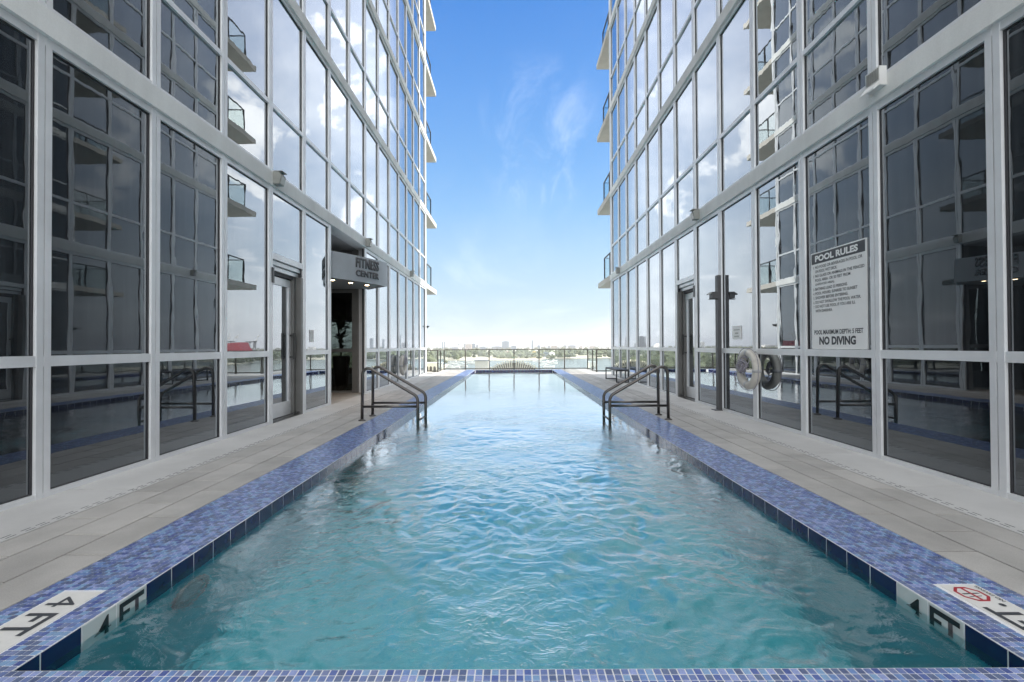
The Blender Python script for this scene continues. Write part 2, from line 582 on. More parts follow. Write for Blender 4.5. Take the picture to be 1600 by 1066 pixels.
def put_text(s, name, mat, parent, origin, right, up, w=None, h=None, offset=0.0, lift=0.0015, spacing=1.0, keep=None, curve=None):
    """flat lettering: lower-left corner at origin, along right / up unit axes"""
    me, v, (bw, bh) = text_mesh(s, name, mat, offset, spacing=spacing)
    right, up = Vector(right).normalized(), Vector(up).normalized()
    nrm = right.cross(up)
    sy = (h / bh) if h else None
    sx = (w / bw) if w else None
    if sy is None: sy = sx
    if sx is None: sx = sy
    if keep:                      # cap the width
        sx = min(sx, keep / bw)
    o = Vector(origin) + nrm * lift
    P = np.array(o)[None] + v[:, :1] * sx * np.array(right)[None] + v[:, 1:2] * sy * np.array(up)[None]
    if curve is not None:
        P = np.array([curve(p) for p in P])
    me.vertices.foreach_set('co', P.astype(np.float32).ravel())
    me.update()
    return link(name, me, parent)


# ================================================================== THE PLACE
# axes: X to the right, Y straight ahead along the pool, Z up; deck surface z = 0
XL, XR = -3.92, 3.975                         # glass faces of the two towers
GL = [3.795 + 1.19 * k for k in range(-6, 15)]
GRR = [-2.46, -1.22, 0.02, 1.26, 2.51, 3.75, 5.0, 6.25, 7.5, 8.73, 9.92, 11.10, 12.28, 13.47, 14.67, 15.87, 17.05, 18.24]
SLAB0, FLOOR, SLABT = 3.875, 3.39, 0.22
NF = 6

# ------------------------------------------------------------------ towers
unit_box = MB().box(-0.5, 0.5, -0.5, 0.5, -0.5, 0.5).mesh('glass_pane', 'tower_glass')


def make_tower(side, grid, label, omit_ground, door_bay):
    X0 = XL if side < 0 else XR
    o = 1 if side < 0 else -1                 # outward direction
    T = thing('glass_tower', label, 'tower', (X0, grid[0], 0))
    lx = lambda t: o * t                      # local x for outward offset t
    ly = lambda y: y - grid[0]
    y0, y1 = grid[0], grid[-1]

    def B(name, mat, *boxes, parent=T, smooth=False):
        mb = MB()
        for (t0, t1, a, b, c, d) in boxes:
            mb.box(lx(t0), lx(t1), ly(a), ly(b), c, d)
        return mb.build(name, mat, parent, smooth)

    # mullion meshes (two leaves with a dark joint), shared between floors
    def mull_mesh(h, w=0.118):
        mb = MB()
        mb.box(lx(-0.08), lx(0.0), -w / 2, -0.005, 0, h)
        mb.box(lx(-0.08), lx(0.0), 0.005, w / 2, 0, h)
        me = mb.mesh('mullion', 'aluminium_frame')
        g2 = MB().box(lx(-0.08), lx(-0.02), -0.005, 0.005, 0, h)
        for sg_ in (-1, 1):
            g2.box(lx(-0.079), lx(-0.028), sg_ * (w / 2 + 0.001), sg_ * (w / 2 + 0.013), 0.02, h - 0.02)
        return me, g2.mesh('mullion_joint', 'frame_gasket')

    storeys = [(0.0, SLAB0)] + [(SLAB0 + FLOOR * (k - 1) + SLABT, SLAB0 + FLOOR * k) for k in range(1, NF + 1)]
    meshes = {}
    for si, (z0, z1) in enumerate(storeys):
        h = round(z1 - z0, 3)
        if h not in meshes:
            meshes[h] = mull_mesh(h)
        mm, jm = meshes[h]
        runs = [(y0, y1)]
        if si == 0 and omit_ground:
            runs = [(y0, omit_ground[0]), (omit_ground[1], y1)]
        for gi, gy in enumerate(grid):
            if si == 0 and omit_ground and omit_ground[0] + 0.1 < gy < omit_ground[1] - 0.1:
                continue
            mo = link('mullion', mm, T, (0, ly(gy), z0))
            link('mullion_joint', jm, mo)
        for a, b in runs:
            sill = 0.045 if si == 0 else 0.06
            cuts = [(a, b)]
            if si == 0 and door_bay is not None and a < door_bay[0] < b:
                cuts = [(a, door_bay[0]), (door_bay[1], b)]
            for (c, d) in cuts:
                B('sill_rail', 'aluminium_frame', (-0.08, -0.004, c, d, z0 + 0.001, z0 + sill))
                B('transom', 'aluminium_frame', (-0.08, -0.004, c, d, z0 + 1.095, z0 + 1.185 if si == 0 else z0 + 1.165))
            B('gasket', 'frame_gasket', (-0.079, -0.03, a, b, z1 - 0.088, z1 - 0.076), (-0.079, -0.03, a, b, z0 + sill + 0.001, z0 + sill + 0.009))
            B('head_rail', 'aluminium_frame', (-0.08, -0.004, a, b, z1 - 0.075, z1 - 0.001))
        # glass
        for gi in range(len(grid) - 1):
            a, b = grid[gi], grid[gi + 1]
            if si == 0 and omit_ground and a > omit_ground[0] - 0.1 and b < omit_ground[1] + 0.1:
                continue
            zs = [(z0 + 0.03, z0 + 1.11), (z0 + 1.15, z1 - 0.05)]
            if si == 0 and door_bay is not None and abs(a - door_bay[0]) < 0.05:
                zs = [(2.80, z1 - 0.05)]
            for (c, d) in zs:
                p = link('glass_pane', unit_box, T, (lx(-0.045), ly((a + b) / 2), (c + d) / 2))
                p.scale = (0.012, b - a - 0.06, d - c)
                p.rotation_euler = (0, random.gauss(0, 0.0011), random.gauss(0, 0.0011))
    # corner trim at the far end
    B('corner_post', 'aluminium_frame', (-0.16, 0.012, y1 + 0.062, y1 + 0.15, 0.001, SLAB0 - 0.002))
    for k in range(1, NF + 1):
        B('corner_post', 'aluminium_frame', (-0.16, 0.012, y1 + 0.062, y1 + 0.15, storeys[k][0] + 0.002, storeys[k][1] - 0.002))
    # slab edges with the balconies carried on them past the far corner
    for k in range(0, NF + 1):
        z = SLAB0 + FLOOR * k
        B('slab_edge', 'painted_concrete', (-0.30, 0.036, y0 - 0.3, y1 + 0.16, z, z + SLABT))
        bal = MB()
        bal.box(lx(0.036), lx(-6.5), ly(y1 + 0.161), ly(y1 + 2.75), z, z + SLABT)
        bo = bal.build('balcony', 'balcony_concrete', T)
        tp = z + SLABT
        yb = y1 + 2.1
        mb = MB().box(lx(-0.12), lx(-0.17), ly(y1 + 0.2), ly(yb), tp + 1.03, tp + 1.07)
        mb.box(lx(-0.12), lx(-6.3), ly(yb), ly(yb + 0.05), tp + 1.03, tp + 1.07)
        mb.build('handrail', 'dark_bronze', bo)
        for yy in (y1 + 0.95, yb + 0.0):
            MB().box(lx(-0.12), lx(-0.17), ly(yy), ly(yy + 0.05), tp, tp + 1.03).build('railing_post', 'dark_bronze', bo)
        for tt in (-1.5, -3.0, -4.5, -6.2):
            MB().box(lx(tt), lx(tt - 0.05), ly(yb + 0.001), ly(yb + 0.049), tp, tp + 1.03).build('railing_post', 'dark_bronze', bo)
        mg = MB().box(lx(-0.14), lx(-0.15), ly(y1 + 0.2), ly(yb), tp + 0.06, tp + 1.03)
        mg.box(lx(-0.18), lx(-6.2), ly(yb + 0.02), ly(yb + 0.03), tp + 0.06, tp + 1.03)
        mg.build('glass_panel', 'balustrade_glass', bo)
    # far end wall (glass) of each storey, set back behind the balconies
    for k, (z0, z1) in enumerate(storeys):
        if k == 0 and side < 0:
            continue
        B('end_glass', 'tower_glass', (-0.17, -8.0, y1 + 0.02, y1 + 0.04, z0, z1))
    # storeys above the picture
    ztop = SLAB0 + FLOOR * NF + SLABT
    up = B('upper_storeys', 'tower_glass', (-0.05, -14.0, y0, y1, ztop, 34.0))
    bands = [(-0.30, 0.036, y0 - 0.3, y1 + 2.7, ztop + FLOOR * (j + 1), ztop + FLOOR * (j + 1) + SLABT) for j in range(2)]
    B('upper_slab_edges', 'painted_concrete', *bands)
    # dark mass of the rooms behind the glass
    core = [(-0.4, -14.0, y0 - 0.2, y1 - 0.02, SLAB0 + 0.23, ztop)]
    if side < 0:
        core += [(-0.4, -14.0, y0 - 0.2, omit_ground[0] - 0.12, -1.0, SLAB0 - 0.01)]
    else:
        core += [(-0.4, -14.0, y0 - 0.2, y1 - 0.02, -1.0, SLAB0 - 0.01)]
    core += [(-0.4, -14.0, y0 - 0.2, y1 - 0.02, -39.9, -1.6)]
    B('room_mass', 'interior_dark', *core)
    return T, B, lx, ly


TL, BL_, lxl, lyl = make_tower(-1, GL, 'glass tower with the fitness center entrance and its curved canopy', (GL[11], GL[13]), (GL[9], GL[10]))
TR, BR_, lxr, lyr = make_tower(1, GRR, 'glass tower with the pool rules sign and a grey post on its wall', None, (GRR[10], GRR[11]))


def door(T, B, lx, ly, ya, yb, hinge_far):
    """aluminium door set back in its bay, transom light above"""
    D = thing('door', None, None)
    del_keys = [k for k in ('label', 'category') if k in D]
    D.parent = T
    D['label'] = 'glazed aluminium door with tall pull handle'
    z = 2.46
    a, b = ya + 0.06, yb - 0.06
    # frame head, stepped
    B('door_head', 'aluminium_frame', (-0.20, -0.006, a, b, 2.70, 2.80), parent=D)
    B('door_head', 'aluminium_frame', (-0.20, -0.050, a, b, 2.62, 2.685), parent=D)
    B('door_head', 'aluminium_frame', (-0.20, -0.090, a, b, 2.54, 2.605), parent=D)
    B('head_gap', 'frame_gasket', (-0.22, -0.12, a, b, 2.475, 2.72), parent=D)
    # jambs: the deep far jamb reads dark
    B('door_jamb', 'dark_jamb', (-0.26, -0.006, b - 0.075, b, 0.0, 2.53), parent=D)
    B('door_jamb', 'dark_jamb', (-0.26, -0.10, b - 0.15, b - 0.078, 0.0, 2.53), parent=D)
    B('door_jamb', 'aluminium_frame', (-0.26, -0.05, a, a + 0.03, 0.0, 2.53), parent=D)
    la, lb = a + 0.035, b - 0.155
    t0, t1 = -0.21, -0.16
    B('stile', 'aluminium_frame', (t0, t1, la, la + 0.07, 0.012, z), parent=D)
    B('stile', 'aluminium_frame', (t0, t1, lb - 0.07, lb, 0.012, z), parent=D)
    B('top_stile', 'aluminium_frame', (t0, t1, la + 0.07, lb - 0.07, z - 0.13, z), parent=D)
    B('kick_plate', 'aluminium_frame', (t0, t1, la + 0.07, lb - 0.07, 0.012, 0.27), parent=D)
    B('glass_pane', 'tower_glass', (-0.195, -0.185, la + 0.06, lb - 0.06, 0.25, z - 0.12), parent=D)
    B('threshold', 'dark_jamb', (-0.26, -0.01, a, b, 0.002, 0.010), parent=D)
    B('pull_handle', 'dark_bronze', (-0.10, -0.06, lb - 0.045, lb - 0.01, 1.02, 1.50), parent=D)
    B('handle_stand', 'dark_bronze', (-0.16, -0.06, lb - 0.035, lb - 0.02, 1.05, 1.08), (-0.16, -0.06, lb - 0.035, lb - 0.02, 1.44, 1.47), parent=D)
    B('door_closer', 'ink_black', (-0.02, 0.014, a - 0.04, a + 0.02, 2.30, 2.55), parent=D)  # small dark box of the door closer, up by the door head
    return D


door(TL, BL_, lxl, lyl, GL[9], GL[10], True)
door(TR, BR_, lxr, lyr, GRR[10], GRR[11], True)

# ---- recessed fitness entrance in the first tower
e0, e1 = GL[11], GL[13]
ye = 12.42
BL_('recess_side_wall', 'interior_wall', (-1.75, -1.65, e0 - 0.1, ye, 0.0, SLAB0 - 0.004))
BL_('recess_return', 'aluminium_frame', (-1.65, -0.085, e0 - 0.10, e0 - 0.065, 0.0, SLAB0 - 0.004))
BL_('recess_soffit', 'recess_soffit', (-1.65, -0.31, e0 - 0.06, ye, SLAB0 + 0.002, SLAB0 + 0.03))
BL_('recess_pillar', 'dark_jamb', (-0.44, -0.285, ye - 0.10, ye + 0.14, 0.0, SLAB0 - 0.004))
BL_('recess_pillar', 'aluminium_frame', (-0.28, -0.085, ye - 0.03, ye + 0.06, 0.0, SLAB0 - 0.004))
for zz in ((0.001, 0.05), (1.10, 1.19), (2.72, 2.80)):
    BL_('entrance_rail', 'dark_jamb', (-1.64, -0.445, ye - 0.03, ye + 0.04, zz[0], zz[1]))
BL_('entrance_glass', 'entrance_glass', (-1.64, -0.445, ye, ye + 0.01, 0.05, 2.72))
BL_('entrance_panel', 'interior_wall', (-1.64, -0.445, ye, ye + 0.02, 2.80, SLAB0 - 0.004))
# the room behind it, with a window in the far wall
rw = GL[-1]
BL_('room_floor', 'interior_wall', (-0.40, -9.0, ye + 0.05, rw, -0.05, 0.0))
BL_('room_ceiling', 'interior_wall', (-0.40, -9.0, ye + 0.05, rw, SLAB0 - 0.10, SLAB0 - 0.02))
BL_('room_wall', 'interior_dark', (-0.35, -0.40, ye + 0.15, rw, 0.0, SLAB0 - 0.11))
BL_('room_wall', 'interior_dark', (-9.0, -9.1, e0, rw, 0.0, SLAB0 - 0.11))
BL_('room_wall', 'interior_dark', (-1.76, -9.0, ye + 0.05, ye + 0.15, 0.0, SLAB0 - 0.11))
BL_('end_wall', 'interior_wall', (-0.16, -2.7, rw + 0.06, rw + 0.16, 0.0, SLAB0 - 0.01), (-5.2, -9.0, rw + 0.06, rw + 0.16, 0.0, SLAB0 - 0.01),
    (-2.7, -5.2, rw + 0.06, rw + 0.16, 2.35, SLAB0 - 0.01), (-2.7, -5.2, rw + 0.06, rw + 0.16, 0.0, 0.30))
BL_('end_window', 'entrance_glass', (-2.7, -5.2, rw + 0.10, rw + 0.11, 0.30, 2.35))

# ------------------------------------------------------------------ pool, coping, deck
PXL, PXR = -1.946, 2.016
CXL, CXR = -2.44, 2.52
PY0, PY1 = 1.775, 23.5
ZW = -0.078
basin = MB()
basin.box(PXL - 0.20, PXR + 0.20, PY0 - 0.2, PY1 + 0.2, -1.5, -1.30)
basin.box(PXL - 0.20, PXL - 0.008, PY0 - 0.2, PY1 + 0.2, -1.30, -0.0065)
basin.box(PXR + 0.008, PXR + 0.20, PY0 - 0.2, PY1 + 0.2, -1.30, -0.0065)
basin.box(PXL - 0.008, PXR + 0.008, PY1 + 0.008, PY1 + 0.2, -1.30, -0.0065)
basin.box(PXL - 0.008, PXR + 0.008, PY0 - 0.2, PY0 - 0.008, -1.30, -0.0065)
pool = tag(basin.build('pool_basin', 'pool_plaster'), kind='structure')

cop = MB()
cop.box(CXL, PXL - 0.002, PY0 - 0.5, PY1 + 0.32, -0.006, -0.0015)
cop.box(PXR + 0.002, CXR, PY0 - 0.5, PY1 + 0.32, -0.006, -0.0015)
cop.box(PXL - 0.002, PXR + 0.002, PY0 - 0.5, PY0 - 0.001, -0.006, -0.0015)
cop.box(PXL - 0.002, PXR + 0.002, PY1 + 0.001, PY1 + 0.32, -0.006, -0.0015)
coping = tag(cop.build('pool_coping', 'grout'), kind='structure')

# mosaic tiles on the coping
PT = 0.0309
tiles = []                         # (x, y)


def tile_grid(xa, xb, ya, yb):
    nx = max(1, round((xb - xa) / PT))
    ny = max(1, round((yb - ya) / PT))
    px, py = (xb - xa) / nx, (yb - ya) / ny
    X, Y = np.meshgrid(xa + px * (np.arange(nx) + 0.5), ya + py * (np.arange(ny) + 0.5))
    return np.stack([X.ravel(), Y.ravel()], 1)


PLATE_L = (-2.306, -2.110, 1.62, 2.335)     # depth plates let into the coping
PLATE_R = (2.197, 2.388, 1.62, 2.372)
tl = np.concatenate([tile_grid(CXL + 0.002, PXL - 0.004, PY0 - 0.47, PY1 + 0.3), tile_grid(PXR + 0.004, CXR - 0.002, PY0 - 0.47, PY1 + 0.3),
                     tile_grid(PXL - 0.004, PXR + 0.004, PY0 - 0.47, PY0 - 0.003), tile_grid(PXL - 0.004, PXR + 0.004, PY1 + 0.003, PY1 + 0.3)])
for (xa, xb, ya, yb) in (PLATE_L, PLATE_R):
    k = ~((tl[:, 0] > xa - 0.012) & (tl[:, 0] < xb + 0.012) & (tl[:, 1] > ya - 0.012) & (tl[:, 1] < yb + 0.012))
    tl = tl[k]
# which tiles show largest
u_ = tl[:, 0] / np.maximum(tl[:, 1], 0.1)
v_ = 1.25 / np.maximum(tl[:, 1], 0.1)
vis = (np.abs(u_) < 1.12) & (v_ < 0.737) & (tl[:, 1] > 1.5)
score = np.where(vis, 1.0 / tl[:, 1] ** 3, 0)
big = np.argsort(-score)[:300]
HT = PT / 2 - 0.0027


def small_tile_mesh():
    mb = MB().bbox(-HT, HT, -HT, HT, -0.003, 0.0015, 0.0012)
    me = mb.mesh('mosaic_tile', 'mosaic_glass')
    a = me.attributes.new('tint', 'FLOAT', 'FACE')
    a.data.foreach_set('value', [0.0] * len(me.polygons))
    return me


tm = small_tile_mesh()
for i in big:
    t = link('mosaic_tile', tm, coping, (float(tl[i, 0]), float(tl[i, 1]), random.uniform(-0.0003, 0.0004)))
    t.rotation_euler = (random.gauss(0, 0.006), random.gauss(0, 0.006), random.gauss(0, 0.008))
rest = np.ones(len(tl), bool)
rest[big] = False
P = tl[rest]
n = len(P)
tilt = rng.normal(0, 0.00014, (n, 4))
corner = np.array([[-HT, -HT], [HT, -HT], [HT, HT], [-HT, HT]])
top = np.zeros((n, 4, 3))
top[:, :, :2] = P[:, None, :] + corner[None]
top[:, :, 2] = 0.0012 + tilt
bot = top.copy()
bot[:, :, 2] = -0.003
V = np.concatenate([top, bot], 1).reshape(-1, 3)
base = (np.arange(n) * 8)[:, None]
quads = [np.array(q)[None] + base for q in ((0, 1, 2, 3), (4, 5, 1, 0), (5, 6, 2, 1), (6, 7, 3, 2), (7, 4, 0, 3))]
F = np.stack(quads, 1).reshape(-1, 4)
mm = bpy.data.meshes.new('mosaic_field')
mm.from_pydata(V.tolist(), [], F.tolist())
a = mm.attributes.new('tint', 'FLOAT', 'FACE')
a.data.foreach_set('value', np.repeat(rng.random(n), 5).astype(np.float32))
mm.materials.append(MATS['mosaic_glass'])
fld = link('mosaic_field', mm, coping)
fld['kind'] = 'stuff'

# waterline tiles
WT = 0.1797
wtm = MB().bbox(-WT / 2 + 0.0024, WT / 2 - 0.0024, -0.083, 0.083, 0, 0.008, 0.0015)
navy = wtm.mesh('waterline_tile', 'navy_tile')
white = wtm.mesh('depth_tile', 'white_tile')
rotL = Matrix(((0, 0, 1), (1, 0, 0), (0, 1, 0))).to_euler()       # tile face to +X
rotR = Matrix(((0, 0, -1), (-1, 0, 0), (0, 1, 0))).to_euler()     # tile face to -X
rotB = Matrix(((1, 0, 0), (0, 0, -1), (0, 1, 0))).to_euler()      # tile face to -Y
zt = -0.0885


def wall_tiles(x, rot, ys, whites):
    for i, y in enumerate(ys):
        w = i in whites
        t = link('depth_tile' if w else 'waterline_tile', white if w else navy, pool, (x, y, zt))
        t.rotation_euler = rot
        if w:
            t['label'] = 'white depth tile with a black figure' if whites.index(i) == 0 else 'white depth tile with black letters'


# tiles laid so that the two white ones fall at Y 2.06..2.42
ys = [2.1475 + WT * (k - 2) for k in range(0, 120)]
wall_tiles(PXL - 0.008, rotL, ys, [2, 3])
wall_tiles(PXR + 0.008, rotR, ys, [2, 3])
for k in range(22):
    t = link('waterline_tile', navy, pool, (PXL + (k + 0.5) * (PXR - PXL) / 22, PY1 + 0.008, zt))
    t.rotation_euler = rotB
MB().box(PXL - 0.0078, PXL - 0.0012, PY0, PY1, -0.173, -0.0065).box(PXR + 0.0012, PXR + 0.0078, PY0, PY1, -0.173, -0.0065).build('tile_grout', 'grout', pool)
# figures on the depth tiles
ya, yb = ys[2], ys[3]
# seen from inside the pool: on the left wall reading runs towards +Y, on the right wall towards -Y
put_text('4', 'depth_figure', 'ink_black', pool, (PXL, ya - 0.030, -0.150), (0, 1, 0), (0, 0, 1), w=0.088, h=0.125, offset=0.004)
put_text('FT', 'depth_letters', 'ink_black', pool, (PXL, yb - 0.076, -0.142), (0, 1, 0), (0, 0, 1), w=0.15, h=0.125, offset=0.03)
put_text('4', 'depth_figure', 'ink_black', pool, (PXR, yb + 0.030, -0.150), (0, -1, 0), (0, 0, 1), w=0.088, h=0.125, offset=0.004)
put_text('FT', 'depth_letters', 'ink_black', pool, (PXR, ya + 0.078, -0.142), (0, -1, 0), (0, 0, 1), w=0.15, h=0.125, offset=0.03)
# depth plates on the coping
for (xa, xb, y_a, y_b), sgn in ((PLATE_L, 1), (PLATE_R, -1)):
    pl = MB()
    n3 = 3
    L = (y_b - y_a) / n3
    plate = MB().box(xa, xb, y_a, y_b, -0.002, 0.0016).build('depth_plate', 'plate_white', coping)
    plate['label'] = 'white plate lettered 4 FT with a no diving symbol'
    xc = (xa + xb) / 2
    zz = 0.0018
    if sgn > 0:        # read by someone standing on the deck and facing the water (+X)
        put_text('4', 'plate_letters', 'ink_grey', plate, (xa + 0.026, y_b - 0.045, zz), (0, -1, 0), (1, 0, 0), w=0.088, h=0.14, offset=0.0)
        put_text('FT', 'plate_letters', 'ink_grey', plate, (xa + 0.026, y_b - 0.185, zz), (0, -1, 0), (1, 0, 0), w=0.17, h=0.14, offset=0.02)
        yo = y_b - 0.47
    else:
        put_text('4', 'plate_letters', 'ink_grey', plate, (xb - 0.045, y_b - 0.535, zz), (0, 1, 0), (-1, 0, 0), w=0.088, h=0.13, offset=0.0)
        put_text('FT.', 'plate_letters', 'ink_grey', plate, (xb - 0.045, y_b - 0.375, zz), (0, 1, 0), (-1, 0, 0), w=0.205, h=0.13, offset=0.02)
        yo = y_b - 0.085
    # no diving octagon with its bar
    xo = xc - 0.012 * (1 if sgn > 0 else 1)
    R1, R2 = 0.070, 0.056
    oc = MB()
    for k in range(8):
        a0, a1 = math.pi / 8 + k * math.pi / 4, math.pi / 8 + (k + 1) * math.pi / 4
        q = [(xo + R1 * math.cos(a0), yo + R1 * math.sin(a0), zz), (xo + R1 * math.cos(a1), yo + R1 * math.sin(a1), zz),
             (xo + R2 * math.cos(a1), yo + R2 * math.sin(a1), zz), (xo + R2 * math.cos(a0), yo + R2 * math.sin(a0), zz)]
        oc.poly(q, (0, 0, 0.0006))
    oc.box(xo - 0.0065, xo + 0.0065, yo - 0.054, yo + 0.054, zz, zz + 0.0007)
    oc.build('no_diving_symbol', 'ink_red', plate)
    dv = MB()
    dv.poly([(xo - 0.045, yo + 0.006, zz), (xo + 0.04, yo + 0.010, zz), (xo + 0.045, yo + 0.003, zz), (xo - 0.04, yo - 0.004, zz)], (0, 0, 0.0004))
    dv.poly([(xo - 0.035, yo - 0.022, zz), (xo + 0.035, yo - 0.016, zz), (xo + 0.03, yo - 0.021, zz), (xo - 0.03, yo - 0.027, zz)], (0, 0, 0.0004))
    dv.build('diver_mark', 'ink_grey', plate)
    if sgn < 0:
        put_text('NO DIVING.', 'plate_letters', 'ink_grey', plate, (xb - 0.010, yo - 0.070, zz), (0, 1, 0), (-1, 0, 0), w=0.145, h=0.018, offset=0.02)
        # mirrored order: the line runs along the deck side of the plate

# pool water
nx = 200
gx = np.linspace(PXL - 0.004, PXR + 0.004, nx)
gy = [PY0 - 0.006]
while gy[-1] < PY1 + 0.006:
    gy.append(gy[-1] + max(0.010, 0.0058 * gy[-1]))
gy = np.array(gy)
gy[-1] = PY1 + 0.006
GX, GY = np.meshgrid(gx, gy)


def gnoise(x, y, seed):
    """gradient noise"""
    r_ = np.random.default_rng(seed)
    perm = r_.permutation(512)
    ang = r_.random(512) * 2 * np.pi
    xi, yi = np.floor(x).astype(int), np.floor(y).astype(int)
    xf, yf = x - xi, y - yi
    s = lambda t: t * t * t * (t * (t * 6 - 15) + 10)
    out = 0
    uu, vv = s(xf), s(yf)
    def gr(ix, iy):
        h = perm[(perm[ix % 512] + iy) % 512]
        return np.cos(ang[h]) * (xf - (ix - xi)) + np.sin(ang[h]) * (yf - (iy - yi))
    n00, n10 = gr(xi, yi), gr(xi + 1, yi)
    n01, n11 = gr(xi, yi + 1), gr(xi + 1, yi + 1)
    return (n00 * (1 - uu) + n10 * uu) * (1 - vv) + (n01 * (1 - uu) + n11 * uu) * vv


wx = GX + 0.16 * gnoise(GX * 2.2, GY * 2.2, 1) + 0.06 * gnoise(GX * 6, GY * 6, 2)
wy = GY + 0.16 * gnoise(GX * 2.2, GY * 2.2, 3) + 0.06 * gnoise(GX * 6, GY * 6, 4)
H = np.zeros_like(GX)
for (sc, am, sd_) in ((1.1, 0.020, 5), (2.9, 0.023, 6), (6.0, 0.021, 7), (13.0, 0.013, 8)):
    nn = gnoise(wx * sc, wy * sc, sd_)
    ridge = 0.5 - np.abs(nn) * 1.6
    H += am * (0.45 * nn + 0.55 * ridge)
# choppy patches where the return jets work, calmer by the walls and far away
patch = np.clip(0.62 + 1.5 * gnoise(GX * 0.55 + 3, GY * 0.42, 21), 0.22, 1.35)
edge = np.clip((np.minimum(GX - PXL, PXR - GX)) / 1.15, 0, 1)
edge = 0.30 + 0.70 * edge * edge * (3 - 2 * edge)
far = np.clip((GY - 3.6) / 7.0, 0, 1)
calm = 1.0 - 0.84 * far
H *= patch * edge * calm
H += 0.0016 * far * gnoise(GX * 1.1, GY * 3.2, 31) + 0.0008 * far * gnoise(GX * 2.5, GY * 7.5, 32)
V = np.stack([GX, GY, ZW + H], 2).reshape(-1, 3)
ny = len(gy)
idx = np.arange(nx * ny).reshape(ny, nx)
F = np.stack([idx[:-1, :-1], idx[:-1, 1:], idx[1:, 1:], idx[1:, :-1]], 2).reshape(-1, 4)
wm = bpy.data.meshes.new('pool_water')
wm.from_pydata(V.tolist(), [], F.tolist())
wm.polygons.foreach_set('use_smooth', [True] * len(wm.polygons))
wm.materials.append(MATS['pool_water'])
wm.update()
tag(link('pool_water', wm), kind='structure')

# deck
dk = MB()
dk.box(-9.0, CXL - 0.001, -4, 20.6, -1.2, -0.025)
dk.box(CXR + 0.001, 9.0, -4, 20.6, -1.2, -0.025)
dk.box(CXL, CXR, -4, PY0 - 0.502, -1.2, -0.025)
dk.box(-9.0, CXL - 0.001, 20.6, 22.05, -1.2, -0.025)
dk.box(CXR + 0.001, 9.0, 20.6, 21.55, -1.2, -0.025)
dk.box(-3.72, CXL - 0.001, 22.05, 24.12, -1.2, -0.025)
dk.box(CXR + 0.001, 4.02, 21.55, 24.12, -1.2, -0.025)
dk.box(CXL, CXR, PY1 + 0.322, 24.12, -1.2, -0.025)
deck = tag(dk.build('pool_deck', 'deck_base'), kind='structure')
PL = 0.61
GAP = 0.0056
pm_cache = {}


def slab(name, mat, xa, xb, ya, yb, c=0.003):
    key = (name, round(xb - xa, 4), round(yb - ya, 4))
    if key not in pm_cache:
        w, l = (xb - xa) / 2 - GAP, (yb - ya) / 2 - GAP
        pm_cache[key] = MB().bbox(-w, w, -l, l, -0.022, 0.0, c).mesh(name, mat)
    o = link(name, pm_cache[key], deck, ((xa + xb) / 2, (ya + yb) / 2, random.uniform(-0.0008, 0.0004)))
    return o


rowsL = [(-2.725, CXL - 0.002), (-3.03, -2.725), (-3.30, -3.03)]
rowsR = [(CXR + 0.002, 2.79), (2.79, 3.08), (3.08, 3.32)]
behind = MB()
for rows, yend, ylim in ((rowsL, 24.1, 24.1), (rowsR, 24.1, 24.1)):
    for ri, (xa, xb) in enumerate(rows):
        y = 2.76 + 0.295 * ri - PL * 10
        while y < yend - 0.05:
            y2 = min(y + PL, yend)
            if y2 > 1.2:
                slab('paver', 'paver_stone', xa, xb, y, y2)
            else:
                behind.box(xa + GAP, xb - GAP, y + GAP, y2 - GAP, -0.022, -0.0002)
            y = y2
for (xa, xb) in ((-3.958, -3.30), (3.32, 4.02)):
    y = -3.3
    while y < 20.5:
        y2 = min(y + 1.22, 20.55)
        if y2 > 1.2:
            slab('drain_slab', 'drain_stone', xa, xb, y, y2, 0.002)
        else:
            behind.box(xa + GAP, xb - GAP, y + GAP, y2 - GAP, -0.022, -0.0002)
        y = y2
b_ = behind.build('rear_pavers', 'paver_stone', deck)
b_['kind'] = 'stuff'
# paving under the entrance recess and round the far corners
for (xa, xb, ya, yb) in ((-5.56, -3.965, GL[11] - 0.05, 12.4),):
    y = ya
    while y < yb - 0.01:
        y2 = min(y + PL, yb)
        slab('paver', 'paver_stone', xa, (xa + xb) / 2, y, y2)
        slab('paver', 'paver_stone', (xa + xb) / 2, xb, y, y2)
        y = y2
for (xa, xb, ya, yb) in ((-3.66, -3.30, 20.56, 24.1), (-8.9, -3.66, 20.9, 22.0), (3.32, 3.98, 20.56, 24.1), (3.98, 8.9, 18.6, 21.5)):
    nxp, nyp = max(1, round((xb - xa) / 0.9)), max(1, round((yb - ya) / 1.2))
    for i in range(nxp):
        for j in range(nyp):
            slab('drain_slab', 'drain_stone', xa + i * (xb - xa) / nxp, xa + (i + 1) * (xb - xa) / nxp,
                 ya + j * (yb - ya) / nyp, ya + (j + 1) * (yb - ya) / nyp)
sl = MB()
for xs in ((-3.372, -3.338), (3.362, 3.398)):
    y = 1.6
    k = 0
    while y < 13:
        for xx in xs:
            off = 0.006 if (k // 2) % 2 else 0.0
            sl.box(xx - 0.0042 + off, xx + 0.0042 + off, y, y + 0.064, -0.003, 0.0008)
        y += 0.098 + (0.02 if k % 2 else 0)
        k += 1
s_ = sl.build('drain_slots', 'slot_dark', deck)
s_['kind'] = 'stuff'

